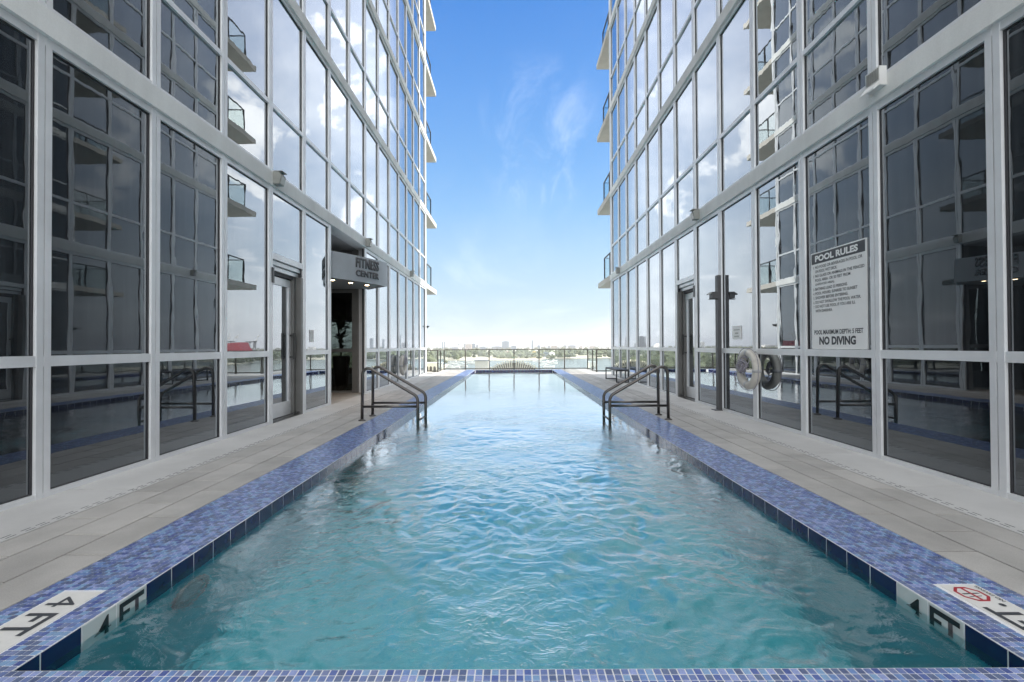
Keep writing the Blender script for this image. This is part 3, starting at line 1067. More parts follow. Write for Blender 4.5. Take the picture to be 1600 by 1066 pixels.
# underwater light in the side wall
UL = thing('underwater_light', 'round light with a dark rim under the water near the depth tiles', 'pool light', (PXL, 2.75, -0.42))
mb = MB().lathe([(0.15, 0.0), (0.155, 0.012), (0.12, 0.022), (0.115, 0.010)], 0, 0, 24, cap=False)
rim = mb.build('rim', 'fixture_grey', UL, True)
lens = MB().lathe([(0.114, 0.0), (0.09, 0.012), (0.02, 0.018)], 0, 0, 20).build('lens', 'fixture_lens', UL, True)
UL.rotation_euler = (0, R(90), 0)

# ------------------------------------------------------------------ handrails at the pool steps
def arc_path(pts, rads, seg=7):
    out = [Vector(pts[0])]
    for i in range(1, len(pts) - 1):
        p0, p1, p2 = Vector(pts[i - 1]), Vector(pts[i]), Vector(pts[i + 1])
        a, b = (p0 - p1).normalized(), (p2 - p1).normalized()
        ang = a.angle(b)
        r = rads[i - 1]
        d = r / math.tan(ang / 2)
        c = p1 + (a + b).normalized() * (r / math.sin(ang / 2))
        s, e = p1 + a * d - c, p1 + b * d - c
        tot = s.angle(e)
        for k in range(seg + 1):
            f = k / seg
            v = (s * math.sin((1 - f) * tot) + e * math.sin(f * tot)) / math.sin(tot)
            out.append(c + v)
    out.append(Vector(pts[-1]))
    return out


def handrail(label, xb, xw, xw2, y1, y2, sgn, xb2):
    H_ = thing('pool_handrail', label, 'handrail', (xb, (y1 + y2) / 2, 0))
    base = Vector(H_.location)
    for (yy, xbb, xww) in ((y1, xb, xw), (y2, xb2, xw2)):
        pts = [(xbb, yy, 0.0), (xbb + sgn * 0.012, yy, 0.955), (xww, yy, 0.40), (xww, yy, -0.62)]
        path = [p - base for p in arc_path(pts, (0.10, 0.14))]
        MB().tube(path, 0.0255, 12).build('rail', 'bronze_tube', H_, True)
        MB().tube([Vector((xbb + sgn * 0.01, yy, 0.235)) - base, Vector((xww, yy, 0.235)) - base], 0.021, 10).build('crossbar', 'bronze_tube', H_, True)
        MB().lathe([(0.062, 0.0005), (0.062, 0.010), (0.034, 0.022), (0.028, 0.028)], xbb - base.x, yy - base.y, 18).build('base_flange', 'bronze_tube', H_, True)
    for z in (-0.005, -0.20, -0.42):
        MB().tube([Vector((xw, y1, z)) - base, Vector((xw2, y2, z)) - base], 0.017, 8).build('rung', 'bronze_tube', H_, True)
    return H_


handrail('bronze pool handrail in front of the fitness center entrance', -2.55, -1.61, -1.575, 7.68, 8.19, 1, -2.53)
handrail('bronze pool handrail on the same side as the bench', 2.60, 1.62, 1.62, 7.65, 8.16, -1, 2.60)

# ------------------------------------------------------------------ guard rail across the far end
G = thing('glass_guardrail', 'olive metal guardrail with clear glass panels across the far end of the pool', 'guardrail', (0, 24, 0))
gb = Vector((0, 24, 0))
ZR = 1.06


def gpost(x, y, w=0.055, dd=0.055):
    MB().box(x - w / 2, x + w / 2, y - dd / 2 - 24, y + dd / 2 - 24, -0.02, ZR - 0.03).build('post', 'rail_olive', G)


def grun(xa, ya, xb, yb):
    if abs(xa - xb) > abs(ya - yb):
        MB().box(min(xa, xb) - 0.0275, max(xa, xb) + 0.0275, ya - 0.04 - 24, ya + 0.04 - 24, ZR - 0.03, ZR + 0.012).build('top_rail', 'rail_olive', G)
        MB().box(xa, xb, ya - 0.02 - 24, ya + 0.02 - 24, 0.03, 0.075).build('bottom_rail', 'rail_olive', G)
    else:
        MB().box(xa - 0.04, xa + 0.04, min(ya, yb) + 0.045 - 24, max(ya, yb) - 0.045 - 24, ZR - 0.03, ZR + 0.012).build('top_rail', 'rail_olive', G)
        MB().box(xa - 0.02, xa + 0.02, ya - 24, yb - 24, 0.03, 0.075).build('bottom_rail', 'rail_olive', G)


def gpanel(xa, ya, xb, yb):
    if abs(xa - xb) > abs(ya - yb):
        MB().box(xa + 0.045, xb - 0.045, ya - 0.006 - 24, ya + 0.006 - 24, 0.08, ZR - 0.035).build('glass_panel', 'balustrade_glass', G)
    else:
        MB().box(xa - 0.006, xa + 0.006, ya + 0.045 - 24, yb - 0.045 - 24, 0.08, ZR - 0.035).build('glass_panel', 'balustrade_glass', G)


xs = [-3.63, -2.51, -1.26, 0.05, 1.37, 2.71, 3.93]
for x in xs:
    gpost(x, 24.0)
for a_, b2 in zip(xs[:-1], xs[1:]):
    gpanel(a_, 24.0, b2, 24.0)
grun(xs[0], 24.0, xs[-1], 24.0)
for (x, ya_, xo_, gate) in ((-3.63, 21.97, -8.6, 0), (3.93, 21.45, 8.6, 0)):
    ym = (ya_ + 24) / 2 - 0.2
    gpost(x, ya_, 0.06, 0.09)
    gpost(x, ym)
    gpanel(x, ya_, x, ym)
    gpanel(x, ym, x, 24.0)
    grun(x, ya_, x, 24.0)
    step = 1.25 if xo_ > 0 else -1.25
    px = [x + step * i for i in range(4)]
    for p_ in px[1:]:
        gpost(p_, ya_)
    for p_, q_ in zip(px[:-1], px[1:]):
        gpanel(min(p_, q_), ya_, max(p_, q_), ya_)
    grun(min(px[0], px[-1]), ya_, max(px[0], px[-1]), ya_)

# ------------------------------------------------------------------ fitness center canopy
CN = thing('entrance_canopy', 'curved grey canopy lettered FITNESS CENTER over the recessed entrance', 'canopy', (-3.9, 10.2, 2.76))
cb = Vector(CN.location)
A_, B_, C_ = Vector((-4.02, 9.83)), Vector((-3.47, 10.70)), Vector((-3.17, 11.45))


def cpt(t):
    return A_ * (1 - t) * (1 - 2 * t) + B_ * 4 * t * (1 - t) + C_ * t * (2 * t - 1)


N = 14
zc0, zc1 = 2.76, 3.35
prof = [cpt(i / N) for i in range(N + 1)]
fas = MB()
for i in range(N + 1):
    p = prof[i]
    tg = (cpt(min(1, i / N + .01)) - cpt(max(0, i / N - .01))).normalized()
    nr = Vector((tg.y, -tg.x))
    for (z, off) in ((zc0, 0), (zc1, 0), (zc1, -0.03), (zc0, -0.03)):
        fas.v.append((p.x + nr.x * off - cb.x, p.y + nr.y * off - cb.y, z - cb.z))
for i in range(N):
    for k in range(4):
        a0, a1 = i * 4 + k, i * 4 + (k + 1) % 4
        fas.f.append((a0, a0 + 4, a1 + 4, a1))
fas.f.append((0, 1, 2, 3)); fas.f.append((N * 4, N * 4 + 3, N * 4 + 2, N * 4 + 1))
autosmooth(fas.build('fascia', 'canopy_metal', CN, True).data)
# return to the wall
rt = MB().poly([(C_.x - cb.x - 0.03, C_.y - cb.y + 0.002, 0), (C_.x - cb.x, C_.y - cb.y + 0.002, 0), (-3.885 - cb.x + 0.03, 12.10 - cb.y, 0), (-3.885 - cb.x, 12.10 - cb.y, 0)], (0, 0, zc1 - zc0))
rt.build('return_panel', 'canopy_metal', CN)
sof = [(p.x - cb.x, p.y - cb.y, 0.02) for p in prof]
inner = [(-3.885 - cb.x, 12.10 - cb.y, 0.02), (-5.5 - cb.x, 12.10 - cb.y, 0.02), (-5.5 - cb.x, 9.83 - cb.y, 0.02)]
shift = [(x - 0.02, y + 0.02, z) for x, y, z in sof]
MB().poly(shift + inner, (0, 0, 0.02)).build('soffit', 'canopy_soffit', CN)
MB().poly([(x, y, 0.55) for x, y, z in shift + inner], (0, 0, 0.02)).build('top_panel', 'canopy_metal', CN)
# arc length for the lettering
L_ = [0.0]
for i in range(N):
    L_.append(L_[-1] + (prof[i + 1] - prof[i]).length)


def on_fascia(pt):
    s, z, d = pt
    s = max(0, min(L_[-1] - 1e-4, s))
    i = max(k for k in range(N) if L_[k] <= s)
    f = (s - L_[i]) / (L_[i + 1] - L_[i])
    p = prof[i].lerp(prof[i + 1], f)
    tg = (prof[i + 1] - prof[i]).normalized()
    nr = Vector((tg.y, -tg.x))
    p = p + nr * d
    return (p.x - cb.x, p.y - cb.y, z)


def canopy_word(word, s0, s1, z0, h):
    me, v, (bw, bh) = text_mesh(word, 'letters', 'letter_metal', 0.022, spacing=1.08)
    base_v = v.copy()
    # solid letters: front and back sheet joined with walls along open edges
    import bmesh
    bm = bmesh.new()
    bm.from_mesh(me)
    geom = bmesh.ops.extrude_face_region(bm, geom=bm.faces[:])
    for e in geom['geom']:
        if isinstance(e, bmesh.types.BMVert):
            e.co.z += 1.0
    bmesh.ops.recalc_face_normals(bm, faces=bm.faces[:])
    mn = min(vv.co.x for vv in bm.verts)
    mny = min(vv.co.y for vv in bm.verts)
    for vv in bm.verts:
        s = s0 + (vv.co.x - mn) / bw * (s1 - s0)
        vv.co = on_fascia((s, z0 + (vv.co.y - mny) / bh * h, 0.004 + 0.022 * vv.co.z))
    bm.to_mesh(me)
    bm.free()
    me.update()
    return link('letters', me, CN)


canopy_word('FITNESS', L_[-1] * 0.40, L_[-1] * 0.80, 0.315, 0.235)
canopy_word('CENTER', L_[-1] * 0.40, L_[-1] * 0.80, 0.115, 0.15)
for (xx, yy) in ((-4.08, 10.28), (-3.82, 10.72), (-3.58, 11.16)):
    dl = MB().lathe([(0.062, -0.006), (0.062, 0.006)], xx - cb.x, yy - cb.y, 18).build('downlight', 'fixture_white', CN, True)
    MB().lathe([(0.046, -0.009), (0.046, -0.007)], xx - cb.x, yy - cb.y, 18).build('lamp', 'lit_lamp', dl)
    ld = bpy.data.lights.new('downlight_lamp', 'SPOT')
    ld.energy = 5
    ld.color = (1.0, 0.66, 0.36)
    ld.spot_size = R(100)
    ld.spot_blend = 0.6
    ld.shadow_soft_size = 0.045
    lo = bpy.data.objects.new('downlight_lamp', ld)
    COL.objects.link(lo)
    lo.location = (xx, yy, 2.76 - 0.015)

# ------------------------------------------------------------------ plant in the lobby
PLN = thing('potted_plant', 'dark potted plant standing behind the fitness entrance glass', 'potted plant', (-5.02, 13.3, 0))
MB().lathe([(0.15, 0), (0.21, 0.45), (0.245, 0.95), (0.235, 0.98), (0.20, 0.93)], 0, 0, 20).build('pot', 'pot_black', PLN, True)
lf = MB()
for k in range(70):
    az = random.uniform(0, 2 * math.pi)
    r0 = random.uniform(0.05, 0.42)
    zc = random.uniform(1.0, 2.2)
    d = Vector((math.cos(az), math.sin(az), random.uniform(-0.3, 0.9))).normalized()
    s = Vector((-math.sin(az), math.cos(az), 0))
    c = Vector((r0 * math.cos(az), r0 * math.sin(az), zc))
    l, w = random.uniform(0.14, 0.3), random.uniform(0.05, 0.1)
    b = len(lf.v)
    lf.v += [tuple(c - d * l), tuple(c + s * w + Vector((0, 0, .02))), tuple(c + d * l), tuple(c - s * w + Vector((0, 0, .02)))]
    lf.f.append((b, b + 1, b + 2, b + 3))
lf.build('foliage', 'plant_leaf', PLN)
st_ = MB()
for k in range(5):
    st_.tube([(0, 0, 0.9), (random.uniform(-.1, .1), random.uniform(-.1, .1), 1.5), (random.uniform(-.25, .25), random.uniform(-.25, .25), 2.1)], 0.012, 6)
st_.build('stem', 'plant_leaf', PLN)

# ------------------------------------------------------------------ pool rules sign
SG = thing('pool_rules_sign', 'white POOL RULES board with a dark heading fixed to the glass', 'sign', (XR, 5.62, 1.19))
sx = XR + 0.0285
ya_, yb_ = 6.09, 5.145                   # reading runs from far to near
W_ = ya_ - yb_
z0_, z1_ = 1.19, 2.455
Hh = z1_ - z0_
sb = Vector(SG.location)


def sgn_box(name, mat, a, b, c, d, t0, t1):
    """a,b: fraction along the reading direction; c,d: fraction of height"""
    return MB().box(sx - t0 - sb.x, sx - t1 - sb.x, ya_ - W_ * a - sb.y, ya_ - W_ * b - sb.y, z0_ + Hh * c - sb.z, z0_ + Hh * d - sb.z).build(name, mat, SG)


sgn_box('board', 'sign_white', 0, 1, 0, 1, -0.009, 0.006)
sgn_box('heading', 'ink_grey', 0.012, 0.988, 0.882, 0.988, 0.006, 0.0068)


def sgn_text(s, mat, a, z, w=None, h=0.03, keep=None, off=0.012):
    org = Vector((sx - 0.0072, ya_ - W_ * a, z0_ + Hh * z)) - sb
    return put_text(s, 'lettering', mat, SG, org, (0, -1, 0), (0, 0, 1), w=w * W_ if w else None, h=h * Hh, lift=0.0006, offset=off)


sgn_text('POOL RULES', 'sign_white', 0.085, 0.902, 0.79, 0.066, off=0.045)
lines = [('1.', 'NO FOOD OR BEVERAGES IN POOL OR', .86), ('', 'ON POOL WET DECK.', .43), ('2.', 'NO GLASS OR ANIMALS IN THE FENCED', .89),
         ('', 'POOL AREA  OR 50 FEET FROM', .66), ('', 'UNFENCED AREA).', .38), ('3.', 'BATHING LOAD 32 PERSONS.', .61),
         ('4.', 'POOL HOURS: SUNRISE TO SUNSET', .775), ('5.', 'SHOWER BEFORE ENTERING.', .62), ('6.', 'DO NOT SWALLOW THE POOL WATER.', .83),
         ('7.', 'DO NOT USE POOL IF YOU ARE ILL', .74), ('', 'WITH DIARRHEA.', .335)]
zz = 0.832
for num, t, w in lines:
    if num:
        sgn_text(num, 'ink_grey', 0.045, zz, 0.022, 0.026, off=0.006)
    sgn_text(t, 'ink_grey', 0.085, zz, w, 0.029, off=0.018)
    zz -= 0.0455
sgn_text('POOL MAXIMUM DEPTH: 5 FEET', 'ink_grey', 0.055, 0.148, 0.89, 0.046, off=0.028)
sgn_text('NO DIVING', 'ink_grey', 0.155, 0.042, 0.67, 0.084, off=0.045)

# small notices
N1 = thing('notice', 'small white notice stuck on the glass above the life ring', 'notice', (XR + 0.036, 8.15, 1.46))
MB().box(0, -0.008, -0.155, 0.155, -0.115, 0.125).build('sheet', 'sign_white', N1)
mk = MB()
for (z, w, h) in ((0.055, 0.11, 0.016), (-0.005, 0.06, 0.022), (-0.06, 0.085, 0.018)):
    nseg = 6
    for k in range(nseg):
        yy = -w + (k + 0.5) * 2 * w / nseg
        mk.box(-0.0082, -0.0095, yy - w / nseg * 0.72, yy + w / nseg * 0.72, z - h / 2, z + h / 2)
mk.build('print', 'fixture_grey', N1)
N2 = thing('door_notice', 'small grey printed notice on the glass between the door and the entrance', 'notice', (XL - 0.036, 8.93, 1.46))
MB().box(0, 0.006, -0.09, 0.09, -0.12, 0.12).build('sheet', 'fixture_white', N2)
mk = MB()
for k in range(5):
    mk.box(0.006, 0.0068, -0.07 + 0.03 * k, -0.058 + 0.03 * k, -0.06, 0.10)
mk.build('print', 'ring_band', N2)

# ------------------------------------------------------------------ life rings
def life_ring(label, x, y, z, out, rad, tube, rope_bundle, bracket_z):
    LR = thing('life_ring', label, 'life ring', (x, y, z))
    ring = MB()
    nseg, ns = 40, 14
    for i in range(nseg):
        a = 2 * math.pi * i / nseg
        for k in range(ns):
            b = 2 * math.pi * k / ns
            rr = rad + tube * math.cos(b)
            ring.v.append((tube * 0.95 * math.sin(b), rr * math.cos(a), rr * math.sin(a)))
    for i in range(nseg):
        for k in range(ns):
            ring.f.append((i * ns + k, i * ns + (k + 1) % ns, ((i + 1) % nseg) * ns + (k + 1) % ns, ((i + 1) % nseg) * ns + k))
    ring.build('ring', 'ring_foam', LR, True)
    for q_ in range(4):
        a0 = math.pi / 2 * q_ + 0.05
        bd = MB()
        pts = []
        for i in range(3):
            a = a0 + (i - 1) * 0.09
            pts.append((0, rad * math.cos(a), rad * math.sin(a)))
        bd.tube(pts, tube * 1.03, 14)
        bd.build('band', 'ring_band', LR, True)
    # grab line round the outside, slack between the bands
    gl_ = []
    for i in range(80):
        a = 2 * math.pi * i / 80
        sag = 0.03 * abs(math.sin(2 * (a - 0.05)))
        gl_.append((out * 0.02, (rad + tube + 0.006 + sag) * math.cos(a), (rad + tube + 0.006 + sag) * math.sin(a)))
    MB().tube(gl_, 0.006, 6, closed=True).build('grab_line', 'rope_grey', LR, True)
    rp = MB()
    if rope_bundle:
        for k in range(9):
            c = Vector((out * random.uniform(0.05, 0.10), random.uniform(-0.03, 0.10), random.uniform(-0.02, 0.10)))
            r_, r2 = random.uniform(0.05, 0.11), random.uniform(0.06, 0.13)
            ph = random.uniform(0, 6)
            pts = []
            for i in range(26):
                a = 2 * math.pi * i / 26
                pts.append(c + Vector((out * 0.03 * math.sin(a * 2 + ph), r_ * math.cos(a), r2 * math.sin(a + 0.4 * math.sin(a + ph)))))
            rp.tube(pts, 0.0075, 6, closed=True)
        rp.tube([Vector((out * .1, .05, .02)), Vector((out * .13, .2, -.1)), Vector((out * .12, .22, -.2)), Vector((out * .1, .12, -.24)), Vector((out * .09, .02, -.3))], 0.006, 6)
        rp.build('coiled_rope', 'rope_grey', LR, True)
    else:
        for k in range(5):
            d = (k - 2) * 0.05
            rp.tube([(out * 0.03, d * 0.3, rad + 0.09), (out * (tube + 0.02), d, rad + 0.02), (out * (tube + 0.035), d * 2.1, rad - 0.14), (out * (tube + 0.03), d * 2.4, rad - 0.24)], 0.010, 6)
        rp.build('hanging_rope', 'rope_grey', LR, True)
    MB().box(-out * 0.02, -out * 0.12, -0.02, 0.02, rad - 0.03, rad + 0.03).build('bracket', 'fixture_grey', LR)
    return LR


life_ring('off white life ring with a tangle of grey rope inside it beside the grey post', XR - 0.12, 7.47, 0.845, -1, 0.262, 0.068, True, 0)
life_ring('weathered life ring with rope hanging over it near the far corner past the entrance', XL + 0.12, 15.72, 0.60, 1, 0.275, 0.07, False, 0)

# ------------------------------------------------------------------ post with a camera arm
PO = thing('light_post', 'dark grey post with a small flood lamp standing against the glass by the life ring', 'post', (XR - 0.075, 8.73, 0))
MB().box(0.008, 0.073, -0.055, 0.055, 0.0, 2.58).build('pole', 'post_grey', PO)
MB().box(-0.075, 0.07, -0.085, 0.085, 0.0005, 0.012).build('foot_plate', 'post_grey', PO)
hd = MB().box(-0.10, 0.006, -0.07, 0.07, 2.14, 2.26).build('lamp_head', 'post_grey', PO)
MB().poly([(-0.10, -0.055, 2.235), (-0.165, -0.04, 2.205), (-0.165, 0.04, 2.205), (-0.10, 0.055, 2.235)], (0, 0, 0.02)).build('visor', 'fixture_grey', PO)
MB().box(-0.13, 0.006, -0.03, 0.03, 2.118, 2.132).build('arm', 'dark_bronze', PO)

# ------------------------------------------------------------------ fixtures on the slab edges
def wall_light(label, x, y, z, out, s=0.82):
    W = thing('wall_light', label, 'wall light', (x, y, z), 'wall lights on the slab edges')
    hd = MB()
    hd.poly([(0, -0.09 * s, -0.12 * s), (out * 0.13 * s, -0.09 * s, -0.12 * s), (out * 0.17 * s, -0.09 * s, 0.05 * s), (out * 0.12 * s, -0.09 * s, 0.12 * s), (0, -0.09 * s, 0.12 * s)], (0, 0.18 * s, 0))
    hd.build('housing', 'fixture_grey', W)
    MB().poly([(out * 0.136 * s, -0.075 * s, -0.11 * s), (out * 0.172 * s, -0.075 * s, 0.03 * s), (out * 0.178 * s, -0.075 * s, 0.03 * s), (out * 0.142 * s, -0.075 * s, -0.11 * s)], (0, 0.15 * s, 0)).build('lens', 'fixture_lens', W)
    MB().box(out * 0.02 * s, out * 0.19 * s, -0.10 * s, 0.10 * s, 0.1205 * s, 0.135 * s).build('hood', 'fixture_grey', W)
    return W


xe = XL + 0.037
wall_light('grey wall light on the slab edge above the door of the fitness tower', xe, 7.42, 4.0, 1)
wall_light('grey wall light on the slab edge just above the FITNESS CENTER canopy', xe, 12.05, 4.0, 1)
wall_light('grey wall light on the slab edge past the canopy near the far corner', xe, 17.25, 4.0, 1)
xe = XR - 0.037
wall_light('grey wall light on the slab edge above the door of the tower with the sign', xe, 9.62, 4.0, -1)
wall_light('grey wall light on the slab edge above the bench', xe, 17.05 - 0.3, 4.0, -1)
LV = thing('louvred_floodlight', 'white louvred floodlight box on the slab edge above the pool rules sign', 'floodlight', (XR - 0.037, 4.85, 4.06))
MB().box(0, -0.11, -0.13, 0.13, -0.12, 0.16).build('housing', 'fixture_white', LV)
for k in range(7):
    MB().box(-0.111, -0.122, -0.115 + k * 0.033, -0.098 + k * 0.033, -0.03, 0.135).build('louvre', 'fixture_grey', LV)
MB().poly([(-0.111, -0.13, -0.05), (-0.111, -0.13, -0.12), (-0.20, -0.13, -0.19), (-0.20, -0.13, -0.165)], (0, 0.26, 0)).build('flap', 'fixture_white', LV)
MB().box(0, -0.05, 0.135, 0.15, -0.16, 0.05).build('bracket', 'fixture_white', LV)
LV.scale = (0.72, 0.72, 0.72)

# dish lamp at the far corner of the fitness tower
DL = thing('dish_lamp', 'small dark dish lamp on an arm at the far corner of the fitness tower', 'lamp', (XL + 0.02, GL[-1] + 0.25, 2.16))
MB().lathe([(0.05, -0.09), (0.10, -0.06), (0.15, 0.0), (0.155, 0.015), (0.02, 0.02)], -0.05, 0, 20).build('dish', 'dark_bronze', DL, True)
MB().tube([(-0.05, 0, 0.02), (-0.05, -0.05, 0.06), (-0.09, -0.12, 0.06)], 0.012, 8).build('arm', 'dark_bronze', DL, True)

# ------------------------------------------------------------------ bench
BN = thing('bench', 'low dark bench with slatted top and square loop legs against the glass', 'bench', (3.65, 16.1, 0))
for k in range(6):
    xx = -0.20 + k * 0.0685
    MB().bbox(xx, xx + 0.06, -0.92, 0.92, 0.415, 0.445, 0.004).build('slat', 'bench_slate', BN)
for yy in (-0.86, 0.86):
    fr = MB()
    fr.box(-0.21, -0.175, yy - 0.02, yy + 0.02, 0.0, 0.41)
    fr.box(0.185, 0.22, yy - 0.02, yy + 0.02, 0.0, 0.41)
    fr.box(-0.174, 0.184, yy - 0.0195, yy + 0.0195, 0.001, 0.032)
    fr.box(-0.174, 0.184, yy - 0.0195, yy + 0.0195, 0.378, 0.41)
    fr.build('leg_frame', 'ink_black', BN)
MB().box(-0.20, -0.18, -0.838, 0.838, 0.385, 0.412).box(0.19, 0.21, -0.838, 0.838, 0.385, 0.412).build('side_rail', 'ink_black', BN)

# ================================================================== beyond the rail
ZB = -40.0
EYE = 1.25


def gp(px, py, z=ZB):
    """ground point under a photo pixel (1600 wide)"""
    Y = 711 * (EYE - z) / (py - 540.0)
    return (px - 801.5) / 711 * Y, Y


bay = MB()
bay.box(-9000, 9000, -300, 14000, ZB - 2, ZB)
tag(bay.build('bay_water', 'bay_water'), kind='structure')


def land(pts, name='island', z=1.2, mat='sand_land'):
    mb = MB().poly([(x, y, ZB - 1) for x, y in pts], (0, 0, 1 + z))
    return tag(mb.build(name, mat), kind='structure')


land([(-900, 1230), (-120, 1290), (60, 1270), (110, 1420), (420, 1450), (900, 1400), (1300, 1700), (1300, 2600), (-1300, 2600), (-1400, 1500)])
land([(-5000, 3300), (5000, 3300), (7000, 8000), (-7000, 8000)])
land([(-420, 560), (-150, 620), (-118, 760), (-140, 1000), (-300, 1100), (-800, 900)])
land([(560, 700), (1300, 700), (1500, 1300), (700, 1250)])

# far woods: one mass of crowns
fw_v, fw_f = [], []
ico = [(0, 0, 1), (0.89, 0, 0.35), (0.28, 0.85, 0.35), (-0.72, 0.53, 0.35), (-0.72, -0.53, 0.35), (0.28, -0.85, 0.35),
       (0.72, 0.53, -0.35), (-0.28, 0.85, -0.35), (-0.89, 0, -0.35), (-0.28, -0.85, -0.35), (0.72, -0.53, -0.35)]
icf = [(0, 1, 2), (0, 2, 3), (0, 3, 4), (0, 4, 5), (0, 5, 1), (1, 6, 2), (2, 7, 3), (3, 8, 4), (4, 9, 5), (5, 10, 1),
       (6, 7, 2), (7, 8, 3), (8, 9, 4), (9, 10, 5), (10, 6, 1)]


def crown_blob(x, y, z, rx, rz):
    b = len(fw_v)
    for (a, c, d) in ico:
        j = random.uniform(0.72, 1.25)
        fw_v.append((x + a * rx * j, y + c * rx * j, z + d * rz * j))
    fw_f.extend([(b + i, b + j, b + k) for i, j, k in icf])


for k in range(4200):
    if k < 2600:
        y = random.uniform(1310, 2450)
        x = random.uniform(-0.75, 0.75) * y
        if -125 < x < 110 and y < 1340: continue
        if gnoise(np.array([x / 160.0]), np.array([y / 160.0]), 77)[0] < -0.18: continue
    elif k < 3100:
        y = random.uniform(650, 1050); x = random.uniform(-400, -150)
        if random.random() < 0.6: continue
    elif k < 3400:
        y = random.uniform(760, 1240); x = random.uniform(620, 1400)
    else:
        y = random.uniform(3320, 5200)
        x = random.uniform(-0.7, 0.7) * y
    r_ = random.uniform(6, 13) * (1 + y / 9000)
    crown_blob(x, y, ZB + 1 + r_ * random.uniform(0.5, 1.1), r_, r_ * random.uniform(0.6, 1.1))
fm = bpy.data.meshes.new('far_woods')
fm.from_pydata(fw_v, [], fw_f)
fm.materials.append(MATS['woodland'])
tag(link('far_woods', fm), 'band of far green woods on the islands beyond the bay', None, None, 'stuff')

# ---- buildings
def block(label, px0, px1, ptop, Y, mat, base_z=ZB + 1, group=None, depth=None, windows=True, cap=None, name='far_building', top_taper=1.0):
    x0, x1 = (px0 - 801.5) / 711 * Y, (px1 - 801.5) / 711 * Y
    zt_ = EYE + (540.0 - ptop) / 711 * Y
    w = x1 - x0
    d = depth or max(w * 0.7, 12)
    Tt = thing(name, label, 'building', ((x0 + x1) / 2, Y, base_z), group)
    h = zt_ - base_z
    mb = MB()
    tw = w * top_taper
    if top_taper == 1.0:
        mb.box(-w / 2, w / 2, 0, d, 0, h)
    else:
        mb.poly([(-w / 2, 0, 0), (w / 2, 0, 0), (w / 2 * 0.9, 0, h * 0.45), (w * (top_taper - 0.5), 0, h), (-w / 2, 0, h)], (0, d, 0))
    mb.build('wall', mat, Tt)
    if windows:
        nf = max(2, int(h / 6.5))
        for f in range(nf):
            zc = h * (f + 0.55) / nf
            MB().box(-w * 0.44, w * 0.44, -0.5, -0.05, zc - h / nf * 0.2, zc + h / nf * 0.2).build('window', 'far_window', Tt)
    rc = MB().box(-w * 0.2, w * 0.25, d * 0.3, d * 0.7, h, h + max(2.0, h * 0.04))
    rc.build('roof', mat, Tt)
    return Tt


SK = 'skyline towers across the bay'
sky_list = [
    (664, 667, 538, 3900, 'far_grey', 'grey block seen beside the corner of the fitness tower'),
    (690.6, 692.2, 533.4, 4300, 'far_blue', 'slim blue tower, one of a close pair standing alone'),
    (693.8, 695.4, 533.2, 4320, 'far_grey', 'slim grey tower, one of a close pair standing alone'),
    (706, 716, 542, 3800, 'far_grey', 'long low grey block next to the water tower'),
    (718, 721, 541.5, 3850, 'far_white', 'small white block right next to the water tower'),
    (725, 727.3, 536.6, 4000, 'far_grey', 'narrow grey slab at the end of the beige apartment blocks'),
    (727.6, 736.6, 537.2, 3900, 'far_beige', 'wide beige apartment block in the skyline'),
    (736.8, 742.4, 536.6, 4050, 'far_blue', 'bluish slab touching the wide beige apartment block'),
    (744, 747.2, 538.8, 4100, 'far_grey', 'small grey tower just off the beige and bluish blocks'),
    (750, 759, 541.4, 4000, 'far_blue', 'low bluish block over the white rooftop building'),
    (768, 784, 541.2, 4100, 'far_grey', 'long low grey block joined to the tallest broad tower'),
    (784.3, 795.2, 533.2, 4000, 'far_blue', 'broad tall blue grey tower over the fan trellis'),
    (798.8, 806.6, 540.4, 4100, 'far_blue', 'squat blue block behind the middle rail post'),
    (806.9, 814, 541.6, 4200, 'far_white', 'low pale block behind the middle rail post'),
    (830.6, 833.2, 531.8, 4400, 'far_blue', 'needle thin tower rising alone from the skyline'),
    (839.8, 843.8, 539.8, 4100, 'far_blue', 'small bluish tower behind a rail post near the needle tower'),
    (849, 851, 541, 4200, 'far_pink', 'tiny pink block in the skyline'),
    (856, 859.6, 540.4, 4200, 'far_grey', 'small grey block beside the wide pale hotel'),
    (861.4, 870.6, 540.2, 4000, 'far_beige', 'wide pale hotel block in the skyline'),
    (874.8, 880, 540.4, 4100, 'far_white', 'white half of a double apartment block'),
    (880.3, 885, 539.9, 4100, 'far_grey', 'grey half of a double apartment block'),
    (888, 899.4, 540.0, 4000, 'far_grey', 'long grey apartment slab in the skyline'),
    (906.6, 910, 541, 4200, 'far_pink', 'small pink tower near the end of the skyline'),
    (912.5, 921, 541, 4100, 'far_white', 'long white block near the end of the skyline'),
    (921.5, 929.5, 541.2, 4100, 'far_beige', 'long beige block near the end of the skyline'),
    (936, 950, 543, 3900, 'far_white', 'low white block seen beside the corner of the sign tower')]
for (a_, b2, t_, Y_, m_, lab) in sky_list:
    block(lab, a_, b2, t_, Y_, m_, group=SK)
# water tower
WTW = thing('water_tower', 'bulbous grey water tower on a thin stem in the skyline', 'water tower', ((717 - 801.5) / 711 * 3800, 3800, ZB + 1))
MB().tube([(0, 0, 0), (0, 0, 46)], 2.2, 8).build('stem', 'far_white', WTW)
MB().lathe([(2, 44), (7, 49), (7.5, 56), (4, 60)], 0, 0, 12).build('tank', 'far_grey', WTW)
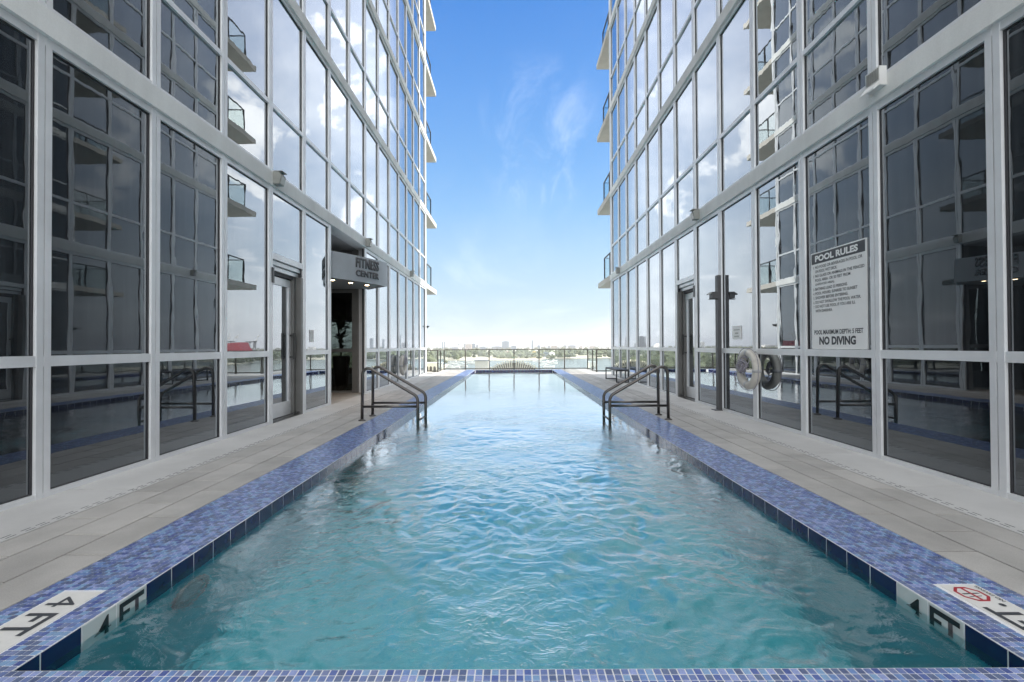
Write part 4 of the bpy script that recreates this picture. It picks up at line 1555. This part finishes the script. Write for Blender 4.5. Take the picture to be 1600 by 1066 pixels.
# skyline that only the glass mirrors show
rs = [(975, 979, 522, 'far_blue', 'tallest slim blue tower mirrored in the glass past the canopy'),
      (1003, 1006, 529, 'far_blue', 'thin needle tower mirrored in the glass past the canopy'),
      (1017, 1022, 527.5, 'far_blue', 'tower with flat top mirrored first after the entrance pillar'),
      (966, 973, 535, 'far_grey', 'squat grey tower mirrored behind the hanging life ring'),
      (1110, 1120, 540, 'far_white', 'low white block mirrored in the glass before the entrance'),
      (626, 628, 527, 'far_grey', 'thin grey tower mirrored near the corner of the sign tower'),
      (613, 617, 536, 'far_grey', 'small grey tower mirrored above the end of the bench'),
      (505, 512, 535, 'far_white', 'white tower mirrored in the glass between the door and the post'),
      (380, 410, 541, 'far_white', 'long white terminal mirrored in the glass above the life ring')]
for (a_, b2, t_, m_, lab) in rs:
    block(lab, a_, b2, t_, 3700, m_, group='towers mirrored in the glass')
block('dark stepped tower mirrored in the glass above the bench', 592, 606, 526.5, 2600, 'far_dark', top_taper=0.72, group=None)
DM = thing('white_dome', 'white domed hall mirrored in the glass beside the door', 'building', ((577 - 801.5) / 711 * 2400, 2400, ZB))
MB().lathe([(26, 0), (26, 30), (22, 41), (12, 47), (2, 49)], 0, 0, 20).build('dome', 'far_white', DM, True)
RD = thing('port_shed', 'red roofed port shed mirrored in the glass of the fitness tower', 'building', (720, 1180, ZB + 1))
MB().box(-28, 28, 0, 40, 0, 30).build('wall', 'far_white', RD)
MB().poly([(-30, -1, 30), (30, -1, 30), (22, -1, 48), (-16, -1, 52)], (0, 44, 0)).build('roof', 'far_red', RD)
for i, (px, hh) in enumerate(((1236, 26), (1250, 24), (1205, 20))):
    X_ = (px - 801.5) / 711 * 1500
    CR = thing('harbour_crane', 'pale harbour crane mirrored in the glass of the fitness tower', 'crane', (X_, 1500, ZB), 'harbour cranes')
    MB().box(-8, -5, 0, 3, 0, 60).box(5, 8, 0, 3, 0, 60).box(-12, 24, 0, 3, 56, 60).build('frame', 'far_grey', CR)
    MB().tube([(-6, 1.5, 58), (-22, 1.5, 58 + hh)], 1.2, 6).build('jib', 'far_white', CR)

# mid distance: shore buildings seen through the rail
MG = None
block('beige cube building among the trees behind the middle rail post', 788.5, 799.5, 549.3, 1720, 'far_pink', name='shore_building', windows=True)
block('long white roofed hall among the trees', 815, 832, 548.6, 2000, 'far_white', name='shore_building', windows=True)
block('small yellow building on the shore', 831.5, 837.5, 549.6, 1560, 'far_yellow', name='shore_building')
block('low pale blue building on the shore next to the white drum', 848.5, 857, 550.6, 1600, 'far_blue', name='shore_building')
block('low white villa half hidden in the woods', 700, 711, 551.0, 2500, 'far_white', name='shore_building')
block('low grey villa in the hazy woods', 905, 913, 550.0, 2500, 'far_white', name='shore_building')
DR = thing('white_drum', 'round white drum building with a dark doorway on the shore', 'building', ((862 - 801.5) / 711 * 1400, 1400, ZB + 1))
MB().lathe([(8.5, 0), (9, 14), (7.5, 19), (3, 21)], 0, 0, 20).build('wall', 'far_white', DR, True)
MB().box(-1.5, 3.0, -10.5, -8.0, 5, 15).build('door', 'far_dark', DR)
# sandy quay with an arcaded hall
QH = thing('arcade_hall', 'cream arcaded hall on the sandy quay behind the first rail panel', 'building', ((676 - 801.5) / 711 * 720, 720, ZB + 1))
MB().box(-14, 14, 0, 14, 0, 13).build('wall', 'slat_cream', QH)
MB().box(-15, 15, -0.6, 14.6, 13, 14.6).build('roof', 'far_white', QH)
for k in range(4):
    MB().poly([(-11 + 6 * k, -0.4, 0), (-7 + 6 * k, -0.4, 0), (-7 + 6 * k, -0.4, 6), (-7.6 + 6 * k, -0.4, 7.8), (-9 + 6 * k, -0.4, 8.6), (-10.4 + 6 * k, -0.4, 7.8), (-11 + 6 * k, -0.4, 6)], (0, 0.35, 0)).build('arch', 'slat_brown', QH)
# white rooftop plant room nearer by
RB = thing('rooftop_box', 'plain white rooftop building with a grey cap just beyond the rail', 'building', ((752.3 - 801.5) / 711 * 250, 250, ZB))
hB = EYE - (563.4 - 540) / 711 * 250 - ZB
MB().box(-3.6, 3.6, 0, 7, 0, hB).build('wall', 'roof_offwhite', RB)
MB().box(-4.0, 3.9, -0.3, 7.3, hB, hB + 0.5).build('roof_edge', 'far_grey', RB)
MB().box(-1.6, 2.2, 1.5, 5.0, hB + 0.5, hB + 1.0).build('roof_hatch', 'far_white', RB)

# fan trellis just below the rail
FT = thing('fan_trellis', 'cream and brown fan shaped trellis rising behind the far edge of the pool', 'trellis', (0.06, 30.0, -2.52))
for k in range(21):
    a = R(-33 + 66 * k / 20)
    s_, c_ = math.sin(a), math.cos(a)
    r0, r1 = 1.1, 2.80 + 0.03 * math.cos(k * 2.3)
    w = 0.044
    pts = [(s_ * r0 - c_ * w, 0, c_ * r0 + s_ * w), (s_ * r0 + c_ * w, 0, c_ * r0 - s_ * w), (s_ * r1 + c_ * w, 0, c_ * r1 - s_ * w), (s_ * r1 - c_ * w, 0, c_ * r1 + s_ * w)]
    MB().poly(pts, (0, 0.22, 0)).build('slat', 'slat_cream', FT)
    if k < 20:
        a = R(-33 + 66 * (k + 0.5) / 20)
        s_, c_ = math.sin(a), math.cos(a)
        w = 0.034
        r1 -= 0.14
        pts = [(s_ * r0 - c_ * w, 0.12, c_ * r0 + s_ * w), (s_ * r0 + c_ * w, 0.12, c_ * r0 - s_ * w), (s_ * r1 + c_ * w, 0.12, c_ * r1 - s_ * w), (s_ * r1 - c_ * w, 0.12, c_ * r1 + s_ * w)]
        MB().poly(pts, (0, 0.10, 0)).build('rib', 'slat_brown', FT)

# yachts in the marina
def yacht_proto():
    Y_ = thing('motor_yacht', 'white motor yacht moored in the marina', 'yacht', (0, 0, ZB), 'white yachts moored in the marina')
    hull = MB()
    secs = [(-9, 2.2, 1.7), (-4, 2.5, 1.8), (3, 2.3, 2.1), (7, 1.3, 2.5), (9.6, 0.12, 2.9)]
    for (x, hw, hz_) in secs:
        hull.v += [(x, -hw * 0.7, -0.3), (x, hw * 0.7, -0.3), (x, hw, hz_), (x, -hw, hz_)]
    for i in range(len(secs) - 1):
        b = i * 4
        for k in range(4):
            hull.f.append((b + k, b + (k + 1) % 4, b + 4 + (k + 1) % 4, b + 4 + k))
    hull.f.append((0, 3, 2, 1)); hull.f.append((16, 17, 18, 19))
    hull.build('hull', 'yacht_white', Y_)
    cabin = MB()
    cabin.poly([(-6.5, -1.9, 1.7), (3.6, -1.9, 1.9), (1.6, -1.9, 3.9), (-6.0, -1.9, 3.9)], (0, 3.8, 0))
    cab = cabin.build('cabin', 'yacht_white', Y_)
    MB().box(-5.5, 1.3, -1.96, -1.91, 2.7, 3.4).box(-5.5, 1.3, 1.91, 1.96, 2.7, 3.4).build('window', 'far_window', cab)
    MB().poly([(-5.5, -1.5, 3.9), (0.4, -1.5, 3.9), (-0.6, -1.5, 4.9), (-5.5, -1.5, 4.7)], (0, 3.0, 0)).build('flybridge', 'yacht_white', Y_)
    MB().tube([(-3.5, 0, 4.8), (-4.2, 0, 7.0)], 0.1, 6).build('mast', 'yacht_white', Y_)
    return Y_


yp = yacht_proto()
spots = [(703, 568, 10, 1.0), (709, 566, 170, 1.1), (714, 570.5, 5, 1.0), (718, 566.5, 12, 0.8), (722, 572, 175, 1.2), (705, 574, 3, 1.2), (713, 576, 178, 1.0),
         (731, 565, 8, 1.0), (736, 567.5, 2, 1.4), (741, 564.5, 170, 1.0), (846, 566, 20, 1.0), (852, 568, 160, 1.1), (858, 566.5, 12, 1.2), (864, 568.5, 4, 1.1),
         (850, 571, 175, 1.0), (857, 574, 8, 1.2), (866, 564.5, 25, 0.9), (838, 565, 170, 1.0)]
for i, (px, py, rz, sc) in enumerate(spots):
    y_ = yp if i == 0 else copy_tree(yp)
    x, Y = gp(px, py)
    y_.location = (x, Y, ZB)
    y_.rotation_euler = (0, 0, R(rz))
    y_.scale = (sc, sc, sc)
    if i >= 10:
        y_['label'] = 'white motor yacht moored off the shore past the fan trellis'
        y_['group'] = 'yachts moored past the fan trellis'
# jetties
for i, (pa, pb, py) in enumerate(((697, 741, 569.5), (697, 729, 573.5), (733, 748, 567))):
    xa, Y = gp(pa, py)
    xb, _ = gp(pb, py)
    J = thing('jetty', ('long pale jetty between two rows of yachts', 'long pale jetty at the near end of the marina', 'short pale jetty beside the white rooftop building')[i], 'jetty', ((xa + xb) / 2, Y, ZB))
    MB().box(-(xb - xa) / 2, (xb - xa) / 2, -1.5, 1.5, 0.8, 1.3).build('walkway', 'far_grey', J)
    for k in range(6):
        xx = -(xb - xa) / 2 + (k + 0.5) * (xb - xa) / 6
        MB().box(xx - 0.3, xx + 0.3, -1.9, -1.3, -1, 2.4).build('pile', 'slat_brown', J)

# ------------------------------------------------------------------ the hazy sea air
hm, hq = newmat('haze_air')
hv = hq.n('ShaderNodeVolumePrincipled', None, Color=(0.93, 0.95, 1.0, 1), Density=0.00010, Anisotropy=0.25)
ho = hq.n('ShaderNodeOutputMaterial')
hm.node_tree.links.new(hv.outputs[0], ho.inputs['Volume'])
hb = MB().box(-9500, 9500, -500, 14500, ZB - 3, 140)
tag(hb.build('haze', 'haze_air'), kind='stuff')
